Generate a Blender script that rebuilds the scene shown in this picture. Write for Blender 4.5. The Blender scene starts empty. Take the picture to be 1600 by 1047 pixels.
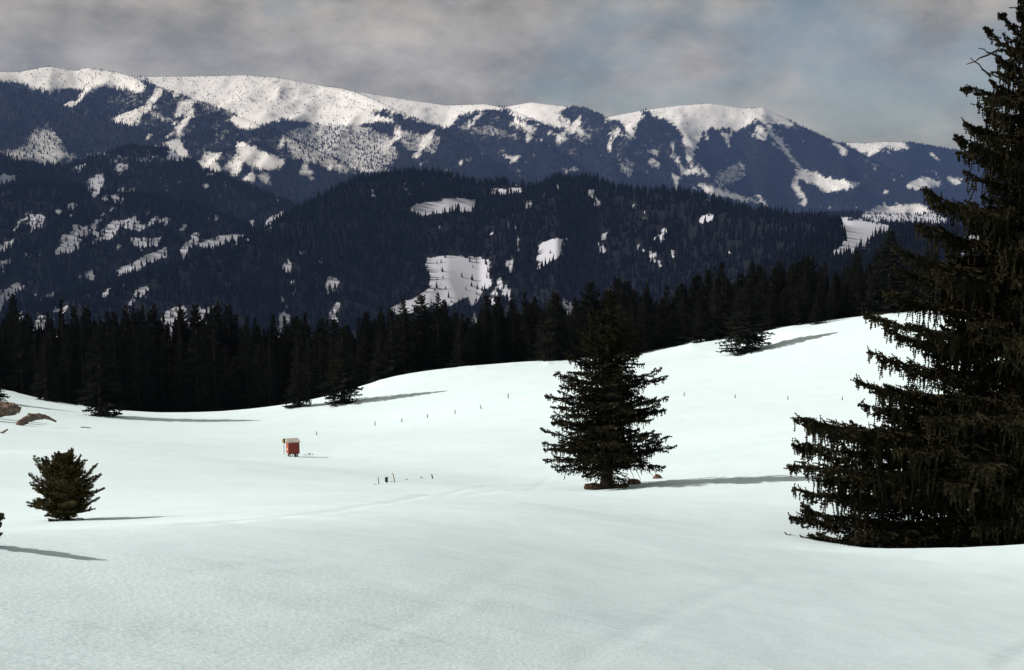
import bpy, math, random
import numpy as np
import time
T0 = time.time()
def tick(s): print('T', s, round(time.time() - T0, 1))

# ------------------------------------------------------------------ camera, sky, sun, exposure
scene = bpy.context.scene
COL = scene.collection
FX = 1600 * 50.0 / 36.0                      # focal length in photo pixels
HORIZON = 260.0
PITCH = math.atan((523.5 - HORIZON) / FX)

cam_data = bpy.data.cameras.new('camera')
cam_data.lens = 50.0
cam_data.sensor_width = 36.0
cam_data.clip_start = 0.1
cam_data.clip_end = 60000.0
cam = bpy.data.objects.new('camera', cam_data)
cam.location = (0, 0, 0)
cam.rotation_euler = (math.pi / 2 - PITCH, 0, 0)
COL.objects.link(cam)
scene.camera = cam

SUN_ELEV = math.radians(31)
SUN_DIR = np.array([-1.0, 0.06])           # horizontal direction towards the sun
SUN_DIR = SUN_DIR / np.linalg.norm(SUN_DIR)
SUN_VEC = np.array([SUN_DIR[0] * math.cos(SUN_ELEV), SUN_DIR[1] * math.cos(SUN_ELEV), math.sin(SUN_ELEV)])
SUN_ROT = math.atan2(SUN_DIR[0], SUN_DIR[1])

world = bpy.data.worlds.new('World')
scene.world = world
world.use_nodes = True
wn, wl = world.node_tree.nodes, world.node_tree.links
wn.clear()
w_out = wn.new('ShaderNodeOutputWorld')
w_bg = wn.new('ShaderNodeBackground')
w_bg.inputs['Strength'].default_value = 0.1
w_sky = wn.new('ShaderNodeTexSky')
w_sky.sky_type = 'NISHITA'
w_sky.sun_disc = False
w_sky.sun_elevation = SUN_ELEV
w_sky.sun_rotation = SUN_ROT
w_sky.altitude = 1500
w_tc = wn.new('ShaderNodeTexCoord')
w_map = wn.new('ShaderNodeMapping')
w_map.inputs['Scale'].default_value = (1.0, 1.0, 1.75)
w_map.inputs['Location'].default_value = (0.37, 1.9, 0.55)
w_n1 = wn.new('ShaderNodeTexNoise')
w_n1.inputs['Scale'].default_value = 6.5
w_n1.inputs['Detail'].default_value = 7.0
w_n1.inputs['Roughness'].default_value = 0.58
w_n2 = wn.new('ShaderNodeTexNoise')
w_n2.inputs['Scale'].default_value = 15.0
w_n2.inputs['Detail'].default_value = 6.0
w_n2.inputs['Roughness'].default_value = 0.6
w_r1 = wn.new('ShaderNodeValToRGB')          # how much cloud covers the blue
w_r1.color_ramp.elements[0].position = 0.30
w_r1.color_ramp.elements[0].color = (0.42, 0.42, 0.42, 1)
w_r1.color_ramp.elements[1].position = 0.46
w_r1.color_ramp.elements[1].color = (1, 1, 1, 1)
w_r2 = wn.new('ShaderNodeValToRGB')          # grey of the cloud itself
w_r2.color_ramp.elements[0].position = 0.36
w_r2.color_ramp.elements[0].color = (2.36, 2.20, 1.72, 1)
w_r2.color_ramp.elements[1].position = 0.76
w_r2.color_ramp.elements[1].color = (5.6, 5.0, 4.1, 1)
w_dim = wn.new('ShaderNodeMix')
w_dim.data_type = 'RGBA'
w_dim.blend_type = 'MULTIPLY'
w_dim.inputs['Factor'].default_value = 1.0
w_dim.inputs['B'].default_value = (0.47, 0.55, 0.53, 1)
w_mix = wn.new('ShaderNodeMix')
w_mix.data_type = 'RGBA'
wl.new(w_tc.outputs['Generated'], w_map.inputs['Vector'])
wl.new(w_map.outputs['Vector'], w_n1.inputs['Vector'])
wl.new(w_map.outputs['Vector'], w_n2.inputs['Vector'])
w_sep = wn.new('ShaderNodeSeparateXYZ')          # the cover thins towards the right, where blue shows
w_thin = wn.new('ShaderNodeMath'); w_thin.operation = 'MULTIPLY_ADD'; w_thin.inputs[1].default_value = -0.42
wl.new(w_tc.outputs['Generated'], w_sep.inputs['Vector']); wl.new(w_sep.outputs['X'], w_thin.inputs[0])
wl.new(w_n1.outputs['Fac'], w_thin.inputs[2]); wl.new(w_thin.outputs[0], w_r1.inputs['Fac'])
wl.new(w_n2.outputs['Fac'], w_r2.inputs['Fac'])
wl.new(w_r1.outputs['Color'], w_mix.inputs['Factor'])
wl.new(w_sky.outputs['Color'], w_dim.inputs['A'])
wl.new(w_dim.outputs['Result'], w_mix.inputs['A'])
wl.new(w_r2.outputs['Color'], w_mix.inputs['B'])
wl.new(w_mix.outputs['Result'], w_bg.inputs['Color'])
wl.new(w_bg.outputs['Background'], w_out.inputs['Surface'])

sun_data = bpy.data.lights.new('sun', 'SUN')
sun_data.energy = 5.0
sun_data.angle = math.radians(0.6)
sun_data.color = (1.0, 0.918, 0.868)
sun = bpy.data.objects.new('sun', sun_data)
from mathutils import Vector
sun.rotation_euler = Vector(SUN_VEC).to_track_quat('Z', 'Y').to_euler()
sun.location = (-50, 20, 80)
COL.objects.link(sun)

scene.view_settings.view_transform = 'Standard'
scene.view_settings.look = 'None'
scene.view_settings.exposure = 0.18
scene.view_settings.gamma = 1.0
scene.view_settings.use_curve_mapping = False
scene.cycles.max_bounces = 6
scene.cycles.diffuse_bounces = 3
scene.cycles.volume_bounces = 0
scene.cycles.transparent_max_bounces = 8

# ------------------------------------------------------------------ helpers
def ray(px, py):
    a = (np.asarray(px, float) - 800.0) / FX
    b = (523.5 - np.asarray(py, float)) / FX
    c, s = math.cos(PITCH), math.sin(PITCH)
    return a, c + b * s, -s + b * c          # x, y, z of the viewing direction

def at(px, py, Y):
    x, y, z = ray(px, py)
    return x / y * Y, Y, z / y * Y

def project(x, y, z):
    c, s = math.cos(PITCH), math.sin(PITCH)
    d = y * c - z * s
    u = y * s + z * c
    return 800 + FX * x / d, 523.5 - FX * u / d

def hash2(ix, iy, seed):
    h = (ix.astype(np.int64) * 374761393 + iy.astype(np.int64) * 668265263 + seed * 1442695041) & 0xFFFFFFFF
    h = ((h ^ (h >> 13)) * 1274126177) & 0xFFFFFFFF
    return ((h ^ (h >> 16)) & 0xFFFFFF) / float(0xFFFFFF)

def vnoise(x, y, seed=0):
    x = np.asarray(x, float); y = np.asarray(y, float)
    ix, iy = np.floor(x), np.floor(y)
    fx, fy = x - ix, y - iy
    fx = fx * fx * fx * (fx * (fx * 6 - 15) + 10); fy = fy * fy * fy * (fy * (fy * 6 - 15) + 10)
    a = hash2(ix, iy, seed); b = hash2(ix + 1, iy, seed)
    c = hash2(ix, iy + 1, seed); d = hash2(ix + 1, iy + 1, seed)
    return (a * (1 - fx) + b * fx) * (1 - fy) + (c * (1 - fx) + d * fx) * fy

def fbm(x, y, seed=0, octaves=4, gain=0.5):
    v, amp, tot = 0.0, 1.0, 0.0
    for k in range(octaves):
        v = v + amp * vnoise(x * 2 ** k + 17.3 * k, y * 2 ** k - 9.1 * k, seed + k)
        tot += amp; amp *= gain
    return v / tot

def smooth(a, b, x):
    t = np.clip((x - a) / (b - a), 0, 1)
    return t * t * (3 - 2 * t)

def link(o, parent=None):
    COL.objects.link(o)
    if parent is not None:
        o.parent = parent
    return o

def mesh_np(name, verts, faces, mats, smooth_shade=False, mat_index=None):
    me = bpy.data.meshes.new(name)
    verts = np.ascontiguousarray(verts, dtype=np.float32)
    faces = np.ascontiguousarray(faces, dtype=np.int32)
    k = faces.shape[1]
    me.vertices.add(len(verts)); me.vertices.foreach_set('co', verts.ravel())
    me.loops.add(faces.size); me.loops.foreach_set('vertex_index', faces.ravel())
    me.polygons.add(len(faces))
    me.polygons.foreach_set('loop_start', np.arange(0, faces.size, k, dtype=np.int32))
    me.polygons.foreach_set('loop_total', np.full(len(faces), k, dtype=np.int32))
    for m in mats:
        me.materials.append(m)
    if mat_index is not None:
        me.polygons.foreach_set('material_index', np.ascontiguousarray(mat_index, dtype=np.int32))
    me.polygons.foreach_set('use_smooth', np.full(len(faces), smooth_shade, dtype=bool))
    me.update(calc_edges=True)
    return me

def obj(name, me, parent=None):
    return link(bpy.data.objects.new(name, me), parent)

def tag(o, label=None, cat=None, group=None, kind=None):
    if label: o['label'] = label
    if cat: o['category'] = cat
    if group: o['group'] = group
    if kind: o['kind'] = kind
    return o

def empty(name, loc):
    o = bpy.data.objects.new(name, None)
    o.location = loc
    o.empty_display_size = 0.2
    return link(o)

def copy_thing(src, loc, rz=0.0, s=(1, 1, 1)):
    r = src.copy(); COL.objects.link(r)
    r.location = loc; r.rotation_euler = (0, 0, rz); r.scale = s
    for ch in src.children:
        c = ch.copy(); COL.objects.link(c); c.parent = r
    return r

def tube(pts, radii, sides=8, rough=0.0, seed=0, cap=True):
    """verts, quads of a tube along pts"""
    pts = np.asarray(pts, float); n = len(pts)
    tan = np.gradient(pts, axis=0); tan /= np.linalg.norm(tan, axis=1)[:, None] + 1e-9
    ref = np.array([0.0, 0, 1]) if abs(tan[0][2]) < 0.9 else np.array([1.0, 0, 0])
    V = []
    rng = np.random.default_rng(seed)
    for i in range(n):
        s = np.cross(tan[i], ref); s /= np.linalg.norm(s) + 1e-9
        t = np.cross(s, tan[i])
        ang = np.linspace(0, 2 * np.pi, sides, endpoint=False)
        rr = radii[i] * (1 + rough * (rng.random(sides) - 0.5) * 2)
        V.append(pts[i] + (np.cos(ang) * rr)[:, None] * s + (np.sin(ang) * rr)[:, None] * t)
    V = np.concatenate(V)
    F = []
    for i in range(n - 1):
        for j in range(sides):
            k = (j + 1) % sides
            F.append((i * sides + j, i * sides + k, (i + 1) * sides + k, (i + 1) * sides + j))
    if cap:
        V = np.concatenate([V, pts[:1], pts[-1:]])
        a, b = len(V) - 2, len(V) - 1
        for j in range(sides):
            k = (j + 1) % sides
            F.append((k, j, a, a)); F.append(((n - 1) * sides + j, (n - 1) * sides + k, b, b))
    return V, F

def mesh_mixed(name, parts, mats, smooth_shade=True):
    """parts: list of (verts, faces, material slot); faces are tuples, a repeated last index makes a triangle"""
    V, F, M = [], [], []
    off = 0
    for v, f, m in parts:
        V.extend([tuple(p) for p in v])
        for q in f:
            q = tuple(int(i) + off for i in dict.fromkeys(q))
            F.append(q); M.append(m)
        off += len(v)
    me = bpy.data.meshes.new(name)
    me.from_pydata(V, [], F)
    for m in mats: me.materials.append(m)
    me.polygons.foreach_set('material_index', M)
    me.polygons.foreach_set('use_smooth', [smooth_shade] * len(F))
    me.update()
    return me

def box(c, s, bev=0.0):
    x, y, z = c; a, b, d = s[0] / 2, s[1] / 2, s[2] / 2
    V = [(x + i * a, y + j * b, z + k * d) for k in (-1, 1) for j in (-1, 1) for i in (-1, 1)]
    F = [(0, 2, 3, 1), (4, 5, 7, 6), (0, 1, 5, 4), (2, 6, 7, 3), (0, 4, 6, 2), (1, 3, 7, 5)]
    return V, F

# ------------------------------------------------------------------ materials
def new_mat(name):
    m = bpy.data.materials.new(name); m.use_nodes = True
    nt = m.node_tree
    return m, nt.nodes, nt.links, nt.nodes['Principled BSDF']

def noise_mat(name, c1, c2, scale, rough=0.8, lo=0.35, hi=0.65, bump=0.0, bump_scale=None, bump_dist=0.02, spec=0.3, coord='Object'):
    m, n, l, p = new_mat(name)
    tc = n.new('ShaderNodeTexCoord')
    nz = n.new('ShaderNodeTexNoise'); nz.inputs['Scale'].default_value = scale; nz.inputs['Detail'].default_value = 5
    rp = n.new('ShaderNodeValToRGB')
    rp.color_ramp.elements[0].position = lo; rp.color_ramp.elements[0].color = (*c1, 1)
    rp.color_ramp.elements[1].position = hi; rp.color_ramp.elements[1].color = (*c2, 1)
    l.new(tc.outputs[coord], nz.inputs['Vector']); l.new(nz.outputs['Fac'], rp.inputs['Fac'])
    l.new(rp.outputs['Color'], p.inputs['Base Color'])
    p.inputs['Roughness'].default_value = rough
    p.inputs['Specular IOR Level'].default_value = spec
    if bump:
        nb = n.new('ShaderNodeTexNoise'); nb.inputs['Scale'].default_value = bump_scale or scale * 4; nb.inputs['Detail'].default_value = 4
        b = n.new('ShaderNodeBump'); b.inputs['Strength'].default_value = bump; b.inputs['Distance'].default_value = bump_dist
        l.new(tc.outputs[coord], nb.inputs['Vector']); l.new(nb.outputs['Fac'], b.inputs['Height']); l.new(b.outputs['Normal'], p.inputs['Normal'])
    return m

def snow_mat():
    m, n, l, p = new_mat('snow')
    tc = n.new('ShaderNodeTexCoord')
    # broad, barely visible changes of the crust
    nz = n.new('ShaderNodeTexNoise'); nz.inputs['Scale'].default_value = 0.22; nz.inputs['Detail'].default_value = 6; nz.inputs['Roughness'].default_value = 0.6
    rp = n.new('ShaderNodeValToRGB')
    rp.color_ramp.elements[0].position = 0.3; rp.color_ramp.elements[0].color = (0.645, 0.80, 0.835, 1)
    rp.color_ramp.elements[1].position = 0.7; rp.color_ramp.elements[1].color = (0.71, 0.85, 0.88, 1)
    l.new(tc.outputs['Object'], nz.inputs['Vector']); l.new(nz.outputs['Fac'], rp.inputs['Fac'])
    # coarse spring-snow grain
    g = n.new('ShaderNodeTexNoise'); g.inputs['Scale'].default_value = 55; g.inputs['Detail'].default_value = 3; g.inputs['Roughness'].default_value = 0.7
    gm = n.new('ShaderNodeMapRange'); gm.inputs['From Min'].default_value = 0.3; gm.inputs['From Max'].default_value = 0.7
    gm.inputs['To Min'].default_value = 0.93; gm.inputs['To Max'].default_value = 1.05
    mx = n.new('ShaderNodeMix'); mx.data_type = 'RGBA'; mx.blend_type = 'MULTIPLY'; mx.inputs['Factor'].default_value = 1
    l.new(tc.outputs['Object'], g.inputs['Vector']); l.new(g.outputs['Fac'], gm.inputs['Value'])
    l.new(rp.outputs['Color'], mx.inputs['A']); l.new(gm.outputs['Result'], mx.inputs['B'])
    l.new(mx.outputs['Result'], p.inputs['Base Color'])
    p.inputs['Roughness'].default_value = 0.75
    p.inputs['Specular IOR Level'].default_value = 0.15
    # relief: wind-drawn ripples and grain
    mp = n.new('ShaderNodeMapping'); mp.inputs['Rotation'].default_value = (0, 0, math.radians(28)); mp.inputs['Scale'].default_value = (0.55, 2.2, 1)
    b1 = n.new('ShaderNodeTexNoise'); b1.inputs['Scale'].default_value = 1.3; b1.inputs['Detail'].default_value = 7; b1.inputs['Roughness'].default_value = 0.62
    bp1 = n.new('ShaderNodeBump'); bp1.inputs['Strength'].default_value = 0.24; bp1.inputs['Distance'].default_value = 0.09
    b2 = n.new('ShaderNodeTexNoise'); b2.inputs['Scale'].default_value = 26; b2.inputs['Detail'].default_value = 4
    bp2 = n.new('ShaderNodeBump'); bp2.inputs['Strength'].default_value = 0.35; bp2.inputs['Distance'].default_value = 0.012
    l.new(tc.outputs['Object'], mp.inputs['Vector']); l.new(mp.outputs['Vector'], b1.inputs['Vector'])
    l.new(tc.outputs['Object'], b2.inputs['Vector'])
    l.new(b1.outputs['Fac'], bp1.inputs['Height']); l.new(b2.outputs['Fac'], bp2.inputs['Height'])
    prev = bp1
    for ang, sc, lo_, hi_, dist in ((24, (0.16, 5.5, 1), 0.56, 0.66, 0.016), (52, (0.22, 7.0, 1), 0.60, 0.68, 0.012), (-14, (0.14, 6.0, 1), 0.60, 0.70, 0.012)):
        mp3 = n.new('ShaderNodeMapping'); mp3.inputs['Rotation'].default_value = (0, 0, math.radians(ang)); mp3.inputs['Scale'].default_value = sc
        b3 = n.new('ShaderNodeTexNoise'); b3.inputs['Scale'].default_value = 1.0; b3.inputs['Detail'].default_value = 3; b3.inputs['Distortion'].default_value = 0.25
        r3 = n.new('ShaderNodeMapRange'); r3.inputs['From Min'].default_value = lo_; r3.inputs['From Max'].default_value = hi_
        bp3 = n.new('ShaderNodeBump'); bp3.inputs['Strength'].default_value = 0.55; bp3.inputs['Distance'].default_value = dist; bp3.invert = True
        l.new(tc.outputs['Object'], mp3.inputs['Vector']); l.new(mp3.outputs['Vector'], b3.inputs['Vector']); l.new(b3.outputs['Fac'], r3.inputs['Value'])
        l.new(r3.outputs['Result'], bp3.inputs['Height']); l.new(prev.outputs['Normal'], bp3.inputs['Normal']); prev = bp3
    l.new(prev.outputs['Normal'], bp2.inputs['Normal']); l.new(bp2.outputs['Normal'], p.inputs['Normal'])
    return m

def hill_mat(name, snow, lo, hi):
    """snow, or the dark litter and brush under the trees, from the terrain's 'forest' attribute"""
    m, n, l, p = new_mat(name)
    at_ = n.new('ShaderNodeAttribute'); at_.attribute_name = 'forest'
    tc = n.new('ShaderNodeTexCoord')
    nz = n.new('ShaderNodeTexNoise'); nz.inputs['Scale'].default_value = 0.035; nz.inputs['Detail'].default_value = 5; nz.inputs['Roughness'].default_value = 0.7
    ad = n.new('ShaderNodeMath'); ad.operation = 'ADD'
    sb = n.new('ShaderNodeMath'); sb.operation = 'MULTIPLY_ADD'; sb.inputs[1].default_value = 0.7; sb.inputs[2].default_value = -0.35
    rp = n.new('ShaderNodeValToRGB')
    rp.color_ramp.elements[0].position = lo; rp.color_ramp.elements[0].color = (*snow, 1)
    rp.color_ramp.elements[1].position = hi; rp.color_ramp.elements[1].color = (0.006, 0.007, 0.008, 1)
    l.new(tc.outputs['Object'], nz.inputs['Vector']); l.new(nz.outputs['Fac'], sb.inputs[0])
    l.new(at_.outputs['Fac'], ad.inputs[0]); l.new(sb.outputs[0], ad.inputs[1])
    l.new(ad.outputs[0], rp.inputs['Fac']); l.new(rp.outputs['Color'], p.inputs['Base Color'])
    p.inputs['Roughness'].default_value = 0.9
    p.inputs['Specular IOR Level'].default_value = 0.1
    return m

M_SNOW = snow_mat()
M_HILL = hill_mat('hill_ground', (0.45, 0.47, 0.52), 0.43, 0.60)  # clearing snow greyed for brush and stumps, with shade put into the colour
M_MOUNTAIN = hill_mat('mountain_ground', (0.68, 0.675, 0.64), 0.36, 0.76)  # old scrubby snow, greyed further: cloud shade is put into the colour
M_NEEDLE = noise_mat('spruce_needles', (0.008, 0.009, 0.004), (0.024, 0.020, 0.009), 1.4, rough=0.85, spec=0.1)
M_NEEDLE_MID = noise_mat('spruce_needles_forest', (0.009, 0.012, 0.010), (0.024, 0.026, 0.017), 0.5, rough=0.9, spec=0.05)
M_NEEDLE_YOUNG = noise_mat('young_spruce_needles', (0.032, 0.030, 0.010), (0.085, 0.068, 0.024), 5.0, rough=0.8, spec=0.15)
M_FAR = noise_mat('far_spruce', (0.003, 0.004, 0.005), (0.007, 0.008, 0.008), 0.05, rough=0.95, spec=0.0)
M_BARK = noise_mat('bark', (0.020, 0.015, 0.011), (0.060, 0.045, 0.032), 6, bump=0.6, bump_scale=18)
M_ROCK = noise_mat('brown_rock', (0.07, 0.040, 0.024), (0.21, 0.125, 0.075), 5, bump=0.8, bump_scale=14, bump_dist=0.05)
M_LOG = noise_mat('weathered_log', (0.080, 0.058, 0.044), (0.22, 0.165, 0.125), 4, bump=0.8, bump_scale=16, bump_dist=0.05)
M_WOOD = noise_mat('grey_brown_post', (0.06, 0.055, 0.045), (0.13, 0.12, 0.10), 12, bump=0.3)
M_STAKE = noise_mat('ochre_stake', (0.13, 0.09, 0.03), (0.26, 0.18, 0.06), 12, bump=0.3)
M_RED = noise_mat('red_paint', (0.15, 0.020, 0.012), (0.24, 0.038, 0.020), 4, rough=0.6, bump=0.2, bump_scale=9)
M_ORANGE = noise_mat('orange_red_paint', (0.24, 0.040, 0.018), (0.34, 0.07, 0.03), 4, rough=0.6)
M_ROOF = noise_mat('grey_roof_felt', (0.24, 0.23, 0.19), (0.42, 0.41, 0.36), 6, rough=0.9)
M_DARKWOOD = noise_mat('dark_creosoted_wood', (0.022, 0.022, 0.014), (0.055, 0.05, 0.03), 8)
M_YELLOW = noise_mat('yellow_sign_paint', (0.55, 0.42, 0.06), (0.68, 0.53, 0.10), 8)
M_OLIVE = noise_mat('dark_olive_sign_paint', (0.03, 0.035, 0.012), (0.06, 0.06, 0.02), 8)
M_CREAM = noise_mat('cream_paper', (0.60, 0.50, 0.36), (0.72, 0.63, 0.48), 8)
M_DRY = noise_mat('dry_stalks', (0.09, 0.075, 0.03), (0.19, 0.15, 0.06), 9)

# ------------------------------------------------------------------ the near ground
ctrl = []
# slope under and before the camera: falls away from it and to the right
for Y in (-14, -6, 0, 4, 8):
    for x in (-22, -12, -5, 0, 5, 12, 22):
        ctrl.append((x, Y, -1.62 - 0.20 * x - 0.175 * Y))
for Y in (12, 16, 20):
    for x in (1, 6, 12, 22):
        ctrl.append((x, Y, -1.62 - 0.20 * x + 0.0035 * max(0, x - 4) * (Y - 8) - 0.175 * Y))
def C(px, py, Y): ctrl.append(at(px, py, Y))
# rim of that slope on the left, and the dip behind it
C(-300, 836, 8.4); C(-150, 838, 9.0); C(-60, 858, 9.0); C(-20, 856, 9.2); C(60, 849, 9.3); C(150, 842, 9.5); C(-20, 828, 10.6); C(100, 810, 11.4); C(250, 808, 12.8); C(420, 806, 14.6); C(600, 801, 17.5); C(800, 800, 24)
C(-300, 850, 12); C(-150, 850, 13); C(-20, 842, 14); C(100, 830, 15.5); C(250, 812, 18); C(420, 800, 21); C(600, 792, 25); C(800, 784, 34)
C(-300, 820, 22); C(-20, 815, 22); C(100, 808, 22); C(250, 792, 26)
C(-20, 775, 36); C(100, 768, 37); C(250, 768, 38); C(420, 772, 34)
C(600, 774, 40); C(800, 766, 52); C(947, 765, 66); C(860, 768, 60); C(1040, 752, 66)
# rim in front of the big tree, and the ground behind it
C(1240, 862, 31); C(1400, 860, 32); C(1600, 851, 32); C(1800, 842, 32); C(2050, 838, 32)
C(1240, 812, 43); C(1400, 862, 39); C(1570, 870, 39); C(1800, 862, 40); C(2050, 855, 40)
C(1240, 737, 70); C(1400, 740, 66); C(1600, 735, 64); C(1900, 715, 64)
# the middle of the meadow
C(-300, 705, 62); C(-20, 705, 62); C(100, 702, 62); C(300, 715, 62); C(457, 728, 72); C(650, 738, 70); C(800, 730, 80)
C(457, 706, 95); C(250, 690, 95); C(650, 700, 95); C(800, 692, 95); C(1000, 690, 95); C(1200, 675, 92); C(1400, 655, 92); C(1600, 640, 92); C(1900, 610, 92)
C(-300, 665, 95); C(-20, 668, 95); C(100, 680, 95)
C(250, 664, 140); C(457, 672, 135); C(586, 662, 138); C(750, 638, 138); C(900, 625, 135); C(1070, 619, 130); C(1316, 624, 118); C(1600, 600, 115); C(1900, 570, 115)
# the far rim along the forest
C(-300, 570, 170); C(-150, 585, 172); C(0, 607, 175); C(75, 626, 178); C(145, 644, 180); C(250, 650, 184); C(430, 649, 184); C(470, 640, 182)
C(535, 622, 180); C(600, 592, 178); C(700, 575, 178); C(830, 565, 178); C(900, 562, 178); C(1000, 556, 176); C(1100, 537, 175); C(1170, 540, 172); C(1205, 516, 172)
C(1280, 509, 172); C(1310, 501, 172); C(1390, 492, 172); C(1500, 482, 172); C(1700, 462, 172); C(2000, 440, 172)
# beyond the rim it falls into the valley
for px, py in ((-300, 560), (0, 605), (145, 645), (300, 655), (430, 655), (535, 632), (650, 590), (830, 572), (1000, 562), (1150, 540), (1280, 515), (1390, 500), (1600, 478), (2000, 445)):
    x, Y, z = at(px, py, 215); ctrl.append((x, Y, z - 3.0))
    x, Y, z = at(px, py, 290); ctrl.append((x, Y, z - 18.0))
ctrl = np.array(ctrl)
TS = 60.0
def tps_kernel(r2):
    return 0.5 * r2 * np.log(r2 + 1e-12)
def tps_fit(P, lam=1.2e-3):
    xy = P[:, :2] / TS; n = len(P)
    d2 = ((xy[:, None] - xy[None]) ** 2).sum(-1)
    A = np.zeros((n + 3, n + 3))
    A[:n, :n] = tps_kernel(d2) + lam * np.eye(n)
    A[:n, n] = 1; A[:n, n + 1:] = xy; A[n, :n] = 1; A[n + 1:, :n] = xy.T
    b = np.concatenate([P[:, 2], np.zeros(3)])
    return np.linalg.solve(A, b)
TPSW = tps_fit(ctrl)
def ground_base(x, y):
    x = np.asarray(x, float); y = np.asarray(y, float)
    shp = x.shape; q = np.stack([x.ravel(), y.ravel()], 1) / TS
    cxy = ctrl[:, :2] / TS
    out = np.empty(len(q))
    for i in range(0, len(q), 20000):
        qq = q[i:i + 20000]
        d2 = ((qq[:, None, :] - cxy[None]) ** 2).sum(-1)
        out[i:i + 20000] = tps_kernel(d2) @ TPSW[:len(ctrl)] + TPSW[len(ctrl)] + qq @ TPSW[len(ctrl) + 1:]
    return out.reshape(shp)

def seg_dist(x, y, a, b):
    ax, ay = a; bx, by = b
    dx, dy = bx - ax, by - ay
    t = np.clip(((x - ax) * dx + (y - ay) * dy) / (dx * dx + dy * dy), 0, 1)
    return np.hypot(x - ax - t * dx, y - ay - t * dy)

RUTS = []                                    # old ski tracks: (ax, ay, bx, by, half width, depth)
def ground_detail(x, y):
    d = 0.16 * (fbm(x * 0.07, y * 0.07, 11, 3) - 0.5)
    d = d + 0.055 * (fbm(x * 0.33 + 0.25 * y, y * 0.85 - 0.3 * x, 21, 3) - 0.5)
    d = d + 0.024 * (fbm(x * 1.1 + 0.8 * y, y * 2.1 - 1.0 * x, 31, 3) - 0.5)
    for ax, ay, bx, by, w, dep in RUTS:
        wob = 0.35 * (vnoise(x * 0.15, y * 0.15, 5) - 0.5)
        r = seg_dist(x + wob, y, (ax, ay), (bx, by)) / w
        d = d - 0.5 * dep * np.exp(-r * r) + 0.12 * dep * np.exp(-(r - 1.7) ** 2 * 2.0)
    # lumps of snow thrown up along the forest's foot
    lump = np.clip(vnoise(x * 0.9, y * 0.9, 41) - 0.80, 0, 1) * vnoise(x * 0.11, y * 0.11, 43) * smooth(168, 176, y)
    return d * smooth(-20, 0, y + 20) + 2.2 * lump

def ground_z(x, y):
    return ground_base(x, y) + ground_detail(np.asarray(x, float), np.asarray(y, float))

def hit(px, py, y0=4.0, y1=260.0):
    """first ground point met by the line of sight through a photo pixel"""
    Y = np.concatenate([np.linspace(y0, 60, 900), np.linspace(60, y1, 2000)[1:]])
    x, _, z = at(px, py, Y)
    g = ground_z(x, Y)
    k = np.argmax(g >= z)
    if g[k] < z[k]:
        k = len(Y) - 1
    return float(x[k]), float(Y[k]), float(g[k])

def rut_px(p, q, w, dep):
    a = hit(*p); b = hit(*q)
    return (a[0], a[1], b[0], b[1], w, dep)
_r = [rut_px((480, 1046), (700, 960), 0.07, 0.006), rut_px((700, 960), (860, 880), 0.10, 0.005), rut_px((520, 1046), (760, 950), 0.05, 0.006),
      rut_px((930, 1046), (1180, 900), 0.09, 0.008), rut_px((1560, 1046), (1640, 985), 0.10, 0.022),
      rut_px((-60, 975), (330, 1000), 0.06, 0.012), rut_px((330, 1000), (700, 985), 0.07, 0.010),
      rut_px((300, 820), (760, 760), 0.16, 0.028), rut_px((760, 760), (1050, 728), 0.32, 0.09),
      rut_px((1050, 728), (1460, 672), 0.42, 0.16), rut_px((1020, 720), (1460, 657), 0.40, 0.15),
      rut_px((640, 775), (860, 745), 0.25, 0.03), rut_px((300, 905), (520, 880), 0.08, 0.010)]
RUTS.extend(_r)

NR, NC = 500, 500
Yr = -16 + 6 * np.exp(np.linspace(0, math.log(346 / 6.0), NR))
Uc = np.linspace(-1, 1, NC); Uc = 0.66 * (0.75 * Uc + 0.25 * Uc ** 3)
GY = np.repeat(Yr[:, None], NC, 1)
GX = Uc[None, :] * (GY + 16) 
GZ = ground_z(GX, GY)
def grid_faces(nr, nc):
    i = np.arange(nr - 1)[:, None] * nc + np.arange(nc - 1)[None]
    return np.stack([i, i + 1, i + nc + 1, i + nc], -1).reshape(-1, 4)
me = mesh_np('snow_meadow', np.stack([GX, GY, GZ], -1).reshape(-1, 3), grid_faces(NR, NC), [M_SNOW], True)
tag(obj('snow_meadow', me), 'open slope of old snow falling from the camera to the forest edge', kind='structure')

tick('ground')
# ------------------------------------------------------------------ hills and mountains
def curve(pts, u, col):
    """value of a ridge list at view angle u; col 1 = photo height, 2 = distance"""
    pu = np.array([(p[0] - 800) / FX for p in pts])
    return np.interp(u, pu, [p[col] for p in pts])

def sheet(u, Y, pts, front, back, rnd, tree=0.0, noise=0.0, nscale=400.0, seed=0, edge=None):
    rY = curve(pts, u, 2)
    rpy = curve(pts, u, 1)
    b = (523.5 - rpy) / FX
    c, s = math.cos(PITCH), math.sin(PITCH)
    rz = rY * (-s + b * c) / (c + b * s) - tree
    d = rY - Y
    f = np.where(d > 0, front, back)
    fall = f * (np.sqrt(d * d + rnd * rnd) - rnd)
    x = u * Y
    if noise:
        wx = x + 120 * (fbm(x / 500, Y / 500, seed + 50, 2) - 0.5)
        rid = 1 - np.abs(2 * fbm(wx / nscale, Y / (nscale * 2.6), seed, 3) - 1)
        fall = fall + noise * (1 - rid) * smooth(rnd * 0.3, rnd * 4 + 250, np.abs(d))
        fall = fall + (0.18 if nscale > 500 else 0.07) * noise * fbm(x / 90, Y / 120, seed + 9, 3) * smooth(0, 200, np.abs(d))
    z = rz - fall
    if edge:
        z = z - edge[2] * (smooth(edge[0], edge[0] - 60, 800 + FX * u) + smooth(edge[1], edge[1] + 60, 800 + FX * u))
    return z

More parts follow.
